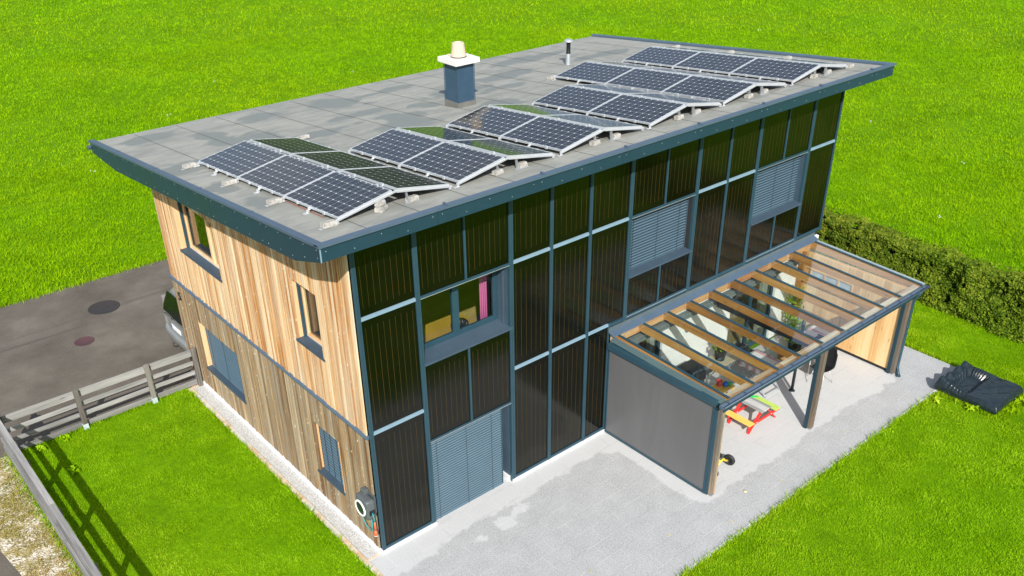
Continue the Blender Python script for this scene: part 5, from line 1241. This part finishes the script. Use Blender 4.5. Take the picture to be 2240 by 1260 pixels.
# sagging pocket
cxp, cyp = 13.50, -4.50; rx2_, ry2_ = 0.36, 0.17
q = np.maximum(np.abs(u - cxp) / rx2_, np.abs(v - cyp) / ry2_); sag = np.clip((1.55 - q) / 0.55, 0, 1); sag = sag * sag * (3 - 2 * sag); z -= 0.13 * sag
sl = np.clip(1 - np.abs(v + 4.74) / 0.035, 0, 1) * np.clip((14.02 - u) / .1, 0, 1) * np.clip((u - 13.0) / .1, 0, 1); z -= 0.05 * sl
angp = np.arctan2((v - cyp) / 0.5, u - cxp); wr_ = np.sin(angp * 26 + 4 * fbm(u, v, 2, 40)) * np.exp(-((q - 1.35) / 0.35) ** 2); z += 0.020 * wr_ * (v > -4.72)
rim_ = np.exp(-((v + 4.10) / 0.10) ** 2); z += rim_ * (0.06 + 0.05 * np.sin(u * 17 + 3 * fbm(u, v, 3, 41)))
z += np.exp(-(((u - 12.93) / .14) ** 2 + ((v + 4.18) / .25) ** 2)) * 0.07
z += np.sin((u * 0.6 + v * 1.0) * 9 + 6 * fbm(u, v, 1.3, 44)) * 0.008 - np.abs(fbm(u + v * .4, v, 3.2, 48, 3) - 0.5) * 0.02 - np.abs(fbm(u - v * .6, v + u * .3, 6.5, 49, 2) - 0.5) * 0.010
hang = np.clip(-edge / 0.10, 0, 1); z = np.where(edge < 0, z - hang * (0.13 + 0.09 * fbm(u, v, 6, 45)), z)
gu = np.clip(u, 12.86 - 0.03 * fbm(u, v, 8, 46), 14.20); gv = np.clip(v, -5.475 - 0.03 * fbm(u, v, 8, 47), -3.98 - 0.05 * np.sin(u * 9))
o = gridmesh('tarpaulin', gu, gv, z, TARP, {}, True); o.parent = t; o.matrix_parent_inverse = t.matrix_basis.inverted()
sd = o.modifiers.new('thick', 'SOLIDIFY'); sd.thickness = 0.004

# ------------------------------------------------------------------ vegetation
def blades(name, px, py, h, w, lean, mat, label=None, kind='stuff', z0=0.0, cat=None, bend=0.5, val=None):
    """one narrow bent leaf per point: two stacked quads ending in a tip"""
    n = len(px); a = rng.uniform(0, 2 * np.pi, n); la = rng.uniform(0, 2 * np.pi, n)
    dx, dy = np.cos(a) * w / 2, np.sin(a) * w / 2; lx, ly = np.cos(la) * lean, np.sin(la) * lean
    z = np.full(n, z0) if np.isscalar(z0) else z0
    P = np.empty((n, 5, 3))
    P[:, 0] = np.stack([px - dx, py - dy, z], -1); P[:, 1] = np.stack([px + dx, py + dy, z], -1)
    P[:, 2] = np.stack([px + dx * .8 + lx * .35, py + dy * .8 + ly * .35, z + h * .6], -1); P[:, 3] = np.stack([px - dx * .8 + lx * .35, py - dy * .8 + ly * .35, z + h * .6], -1)
    P[:, 4] = np.stack([px + lx, py + ly, z + h], -1)
    b = np.arange(n) * 5
    quads = np.stack([b, b + 1, b + 2, b + 3], -1); tris = np.stack([b + 3, b + 2, b + 4], -1)
    me = bpy.data.meshes.new(name); me.vertices.add(n * 5); me.vertices.foreach_set('co', P.reshape(-1)); 
    idx = np.concatenate([quads, tris], 1).reshape(-1); me.loops.add(len(idx)); me.loops.foreach_set('vertex_index', idx)
    me.polygons.add(2 * n); st = np.empty(2 * n, int); st[0::2] = np.arange(n) * 7; st[1::2] = np.arange(n) * 7 + 4; tot = np.empty(2 * n, int); tot[0::2] = 4; tot[1::2] = 3
    me.polygons.foreach_set('loop_start', st); me.polygons.foreach_set('loop_total', tot); me.update()
    r = np.repeat(rng.random(n) if val is None else val, 5); at = me.attributes.new('rnd', 'FLOAT', 'POINT'); at.data.foreach_set('value', r.astype(np.float32)); me.materials.append(mat)
    o = bpy.data.objects.new(name, me); C.objects.link(o)
    if label: o['label'] = label
    if cat: o['category'] = cat
    if kind: o['kind'] = kind
    return o
cpos = np.array([-6.294, -11.341]); fw2 = np.array([0.6517, 0.7585]); rt2 = np.array([0.7585, -0.6517])
def in_view(x, y, mg=1.0):
    dx, dy = x - cpos[0], y - cpos[1]; f = dx * fw2[0] + dy * fw2[1]; r_ = dx * rt2[0] + dy * rt2[1]
    return (f > 4) & (np.abs(r_) < f * 0.72 + 4 * mg)
def scatter(x0, x1, y0, y1, dens, keep):
    n = int((x1 - x0) * (y1 - y0) * dens); x = rng.uniform(x0, x1, n); y = rng.uniform(y0, y1, n); k = keep(x, y) & in_view(x, y); return x[k], y[k]
def not_hidden(x, y):  # ground the house hides completely
    return ~((x > 0.5) & (x < 24) & (y > 8.6) & (y < 13.5 + 0.55 * x))
def meadow_keep(x, y):
    edge = 15.2 + 0.12 * np.sin(x * 1.3) + 0.06 * np.sin(x * 5.1)
    return (((y > edge)) | ((x > 17.8) & (y > -14) )) & not_hidden(x, y) & ~((y > 7.9) & (y < 15.2) & (x < 14))
bx, by, bh, bv = [], [], [], []
for (dens, r0_, r1_) in ((1150, 0, 27), (560, 27, 38), (230, 38, 58), (80, 58, 90)):
    x, y = scatter(-22, 75, -14, 85, dens, lambda x, y: meadow_keep(x, y) & (np.hypot(x - cpos[0], y - cpos[1]) >= r0_) & (np.hypot(x - cpos[0], y - cpos[1]) < r1_))
    bx.append(x); by.append(y); s_ = {1150: 1.0, 560: 1.35, 230: 1.9, 80: 3.0}[dens]; bh.append(np.full(len(x), s_))
x = np.concatenate(bx); y = np.concatenate(by); s_ = np.concatenate(bh)
cl = fbm(x, y, 4.2, 60, 4); cl2 = fbm(x, y, 0.35, 61, 3)
h = (0.045 + 0.055 * np.clip((cl - 0.35) * 2.6, 0, 1) + 0.05 * (cl2 - 0.5)) * rng.uniform(0.6, 1.3, len(x)) * (0.85 + 0.15 * s_)
blades('meadow_grass', x, y, np.clip(h, 0.03, 0.26), 0.013 * s_ * rng.uniform(0.6, 1.4, len(x)), h * rng.uniform(0.3, 1.1, len(x)), GRASS, 'tall bright green meadow grass all around the plot', cat='grass', val=np.clip(rng.random(len(x)) * 0.75 + (cl - 0.5) * 0.9 + 0.12, 0, 1))
# lawns
def lawn_keep(x, y):
    w = 0.025 * np.sin(y * 7) + 0.02 * np.sin(y * 23)
    a = (x > -4.42) & (x < -0.435 + w) & (y < 7.82 + 0.03 * np.sin(x * 9))
    b = (x >= -0.435) & (y < -4.09 + 0.03 * np.sin(x * 11) + 0.02 * np.sin(x * 37)) & (x < 17.8)
    c = (x > 14.30 + 0.02 * np.sin(y * 9)) & (x < 17.8) & (y < 1.5)
    box_ = (x > 12.92) & (x < 14.15) & (y > -5.41) & (y < -4.1)
    return (a | b | c) & ~box_
x, y = scatter(-4.5, 18, -13, 8, 3600, lawn_keep)
cl = fbm(x, y, 2.2, 70, 4); h = (0.016 + 0.034 * np.clip((cl - 0.3) * 2, 0, 1)) * rng.uniform(0.6, 1.4, len(x))
blades('lawn_grass', x, y, h, 0.0075 * rng.uniform(0.6, 1.5, len(x)), h * rng.uniform(0.2, 1.2, len(x)), LAWN, 'short mown lawn grass beside the house', cat='grass', val=np.clip(rng.random(len(x)) * 0.7 + (cl - 0.5) * 0.8 + 0.15, 0, 1))
# longer grass along edges
ex, ey = [], []
for (xa, ya, xb, yb, n_, sp_) in ((-4.4, 7.78, -0.5, 7.80, 900, .05), (-4.47, -8, -4.38, 7.8, 5200, .10), (2.0, -4.12, 12.8, -4.12, 3600, .04), (12.85, -5.5, 14.3, -5.5, 900, .09), (12.9, -4.12, 12.88, -5.5, 500, .06), (-0.46, -3, -0.46, 7.6, 1500, .02), (14.32, -3.9, 14.34, 0, 700, .03), (-30, 15.2, 3, 15.2, 7000, .07)):
    s2 = rng.random(n_); ex.append(xa + (xb - xa) * s2 + rng.normal(0, sp_, n_)); ey.append(ya + (yb - ya) * s2 + rng.normal(0, sp_, n_))
x = np.concatenate(ex); y = np.concatenate(ey); h = 0.05 + 0.09 * fbm(x, y, 2.5, 71) * rng.uniform(0.3, 1.5, len(x))
blades('edge_grass', x, y, h, 0.011 * rng.uniform(.6, 1.5, len(x)), h * rng.uniform(.4, 1.3, len(x)), LAWN, 'longer uncut grass along the fence foot and paving edge', cat='grass')
x, y = scatter(-5.6, -4.4, -10, 7.8, 1300, lambda x, y: (fbm(x, y, 2.6, 72) > 0.47 - 0.12 * (x > -4.75)) & (x > -5.3 + 0.1 * np.sin(y * 3)))
h = 0.02 + 0.05 * rng.random(len(x)); blades('verge_grass', x, y, h, 0.010 * rng.uniform(.6, 1.5, len(x)), h * rng.uniform(.5, 1.5, len(x)), DRYG, 'sparse dry yellowish grass growing through the gravel verge', cat='grass')
# weeds
def weed(x, y, r_, n_, h_, label, seed):
    m = MB(); r = np.random.default_rng(seed)
    for i in range(n_):
        a = r.uniform(0, 6.28); l = r_ * r.uniform(.5, 1.1); w = l * 0.22; hh = h_ * r.uniform(.5, 1.2)
        d_ = Vector((math.cos(a), math.sin(a), 0)); sd_ = Vector((-d_.y, d_.x, 0)); o_ = Vector((x, y, 0)) + Vector((r.normal(0, .03), r.normal(0, .03), 0))
        m.add([o_, o_ + d_ * l * .5 + sd_ * w + Vector((0, 0, hh)), o_ + d_ * l + Vector((0, 0, hh * .6)), o_ + d_ * l * .5 - sd_ * w + Vector((0, 0, hh))], [(0, 1, 2, 3)], rnd=r.uniform(.4, 1))
    return tag(m.build('weed', LAWN), label, 'weed', 'broad leaved weeds in the grass')
weed(-3.85, 7.55, .16, 16, .10, 'broad leaved weed at the fence corner beside the rail shadows', 1); weed(-3.3, 7.62, .15, 14, .08, 'low weed under the back fence left of its second post', 2)
weed(-3.55, 6.3, .18, 12, .12, 'spiky weed growing in the shadow of the left fence', 3); weed(12.75, -5.0, .20, 16, .12, 'leafy weed at the near side of the covered sandbox', 4)
weed(13.9, -5.62, .22, 18, .14, 'bushy weed at the front corner of the covered sandbox', 5); weed(13.35, -5.6, .18, 12, .10, 'dandelion like weed in front of the sandbox boards', 6)
weed(12.5, -4.25, .18, 14, .10, 'weed where the paving edge meets the sandbox', 7); weed(10.6, -4.2, .10, 9, .07, 'small weed along the far part of the paving edge', 8)
# small meadow flowers
fl = [(22.5, 1.0), (25.8, -1.2), (30, 8), (12, 33), (18, 30), (8, 29), (35, 16), (28, 3), (3, 24), (41, 22)]
for i, (x, y) in enumerate(fl):
    m = MB()
    for j in range(3): m.lathe((x + random.uniform(-.08, .08), y + random.uniform(-.08, .08), 0.15 + .03 * j), [(0.0005, 0), (0.02, 0.0), (0.018, 0.012), (0.0005, 0.014)], 8)
    tag(m.build('wild_flower', WHP), 'tiny white flower head standing in the meadow grass', 'flower', 'white flowers dotted over the meadow')
# hedge
def hedge():
    t = thing('hedge', 'clipped dense green hedge with yellowing leaves along the right side of the lawn', 'hedge', (17.1, -3, 0))
    m = MB()
    for i in range(46):
        y = 3.4 - i * 0.3; x = 17.1 + random.uniform(-.1, .1); m.tube([(x, y, 0), (x + random.uniform(-.1, .1), y + random.uniform(-.1, .1), 0.5), (x + random.uniform(-.25, .25), y + random.uniform(-.15, .15), 1.1)], [0.025, 0.018, 0.008], 6)
    m.build('stems', SOOT, t)
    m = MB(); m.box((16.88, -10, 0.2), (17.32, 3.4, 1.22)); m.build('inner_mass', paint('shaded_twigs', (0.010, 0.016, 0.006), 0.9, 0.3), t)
    n = 72000; y = rng.uniform(-10, 3.6, n); face = rng.random(n); z = np.empty(n); x = np.empty(n)
    top_ = 1.50 + (fbm(y, y * 0 + 3, 1.1, 80, 4) - .5) * 0.30; k1 = face < 0.52; k2 = (face >= 0.52) & (face < 0.92); k3 = face >= 0.92
    z[k1] = (rng.random(k1.sum()) ** 0.85) * top_[k1]; bul = fbm(y, z, 1.9, 81, 3)
    x[k1] = 16.66 + 0.10 * (z[k1] / 1.5) + (0.5 - bul[k1]) * 0.40 + rng.exponential(0.05, k1.sum())
    x[k2] = rng.uniform(16.72, 17.52, k2.sum()); z[k2] = top_[k2] + (fbm(x[k2], y[k2], 2.2, 82) - .5) * .34 - rng.exponential(.05, k2.sum()) - 0.16 * ((x[k2] - 17.12) / .4) ** 2
    x[k3] = 17.56 - rng.exponential(.05, k3.sum()); z[k3] = rng.random(k3.sum()) * top_[k3]
    gap = fbm(y, z + x * .6, 3.2, 83, 3); keep = gap > 0.27; x, y, z, gap = x[keep], y[keep], z[keep], gap[keep]; n = len(x)
    s_ = rng.uniform(0.028, 0.055, n); d1 = rng.normal(0, 1, (n, 3)); d1 /= np.linalg.norm(d1, axis=1)[:, None]
    nr = np.stack([np.full(n, -0.8), rng.normal(0, .4, n) - .3, rng.normal(.8, .4, n)], -1) + rng.normal(0, .5, (n, 3)); nr /= np.linalg.norm(nr, axis=1)[:, None]
    d1 = d1 - nr * (d1 * nr).sum(1)[:, None]; d1 /= np.linalg.norm(d1, axis=1)[:, None]; d2 = np.cross(nr, d1); c_ = np.stack([x, y, z], -1)
    P = np.stack([c_ - d1 * s_[:, None], c_ + d2 * s_[:, None] * .6, c_ + d1 * s_[:, None], c_ - d2 * s_[:, None] * .6], 1)
    me = bpy.data.meshes.new('hedge_foliage'); me.vertices.add(4 * n); me.vertices.foreach_set('co', P.reshape(-1)); me.loops.add(4 * n); me.loops.foreach_set('vertex_index', np.arange(4 * n)); me.polygons.add(n)
    me.polygons.foreach_set('loop_start', np.arange(n) * 4); me.polygons.foreach_set('loop_total', np.full(n, 4)); me.update()
    yl = (fbm(y, z + 5, 1.0, 84) > 0.55) * rng.random(n) * .35; val = np.clip(rng.random(n) ** 1.2 * 0.95 + (fbm(y, z + x, 5.0, 85, 3) - .5) * .5 + yl + 0.10 * (y < -4), 0, 1)
    at = me.attributes.new('rnd', 'FLOAT', 'POINT'); at.data.foreach_set('value', np.repeat(val, 4).astype(np.float32)); me.materials.append(LEAF)
    o = bpy.data.objects.new('foliage', me); C.objects.link(o); o.parent = t; o.matrix_parent_inverse = t.matrix_basis.inverted()
hedge()
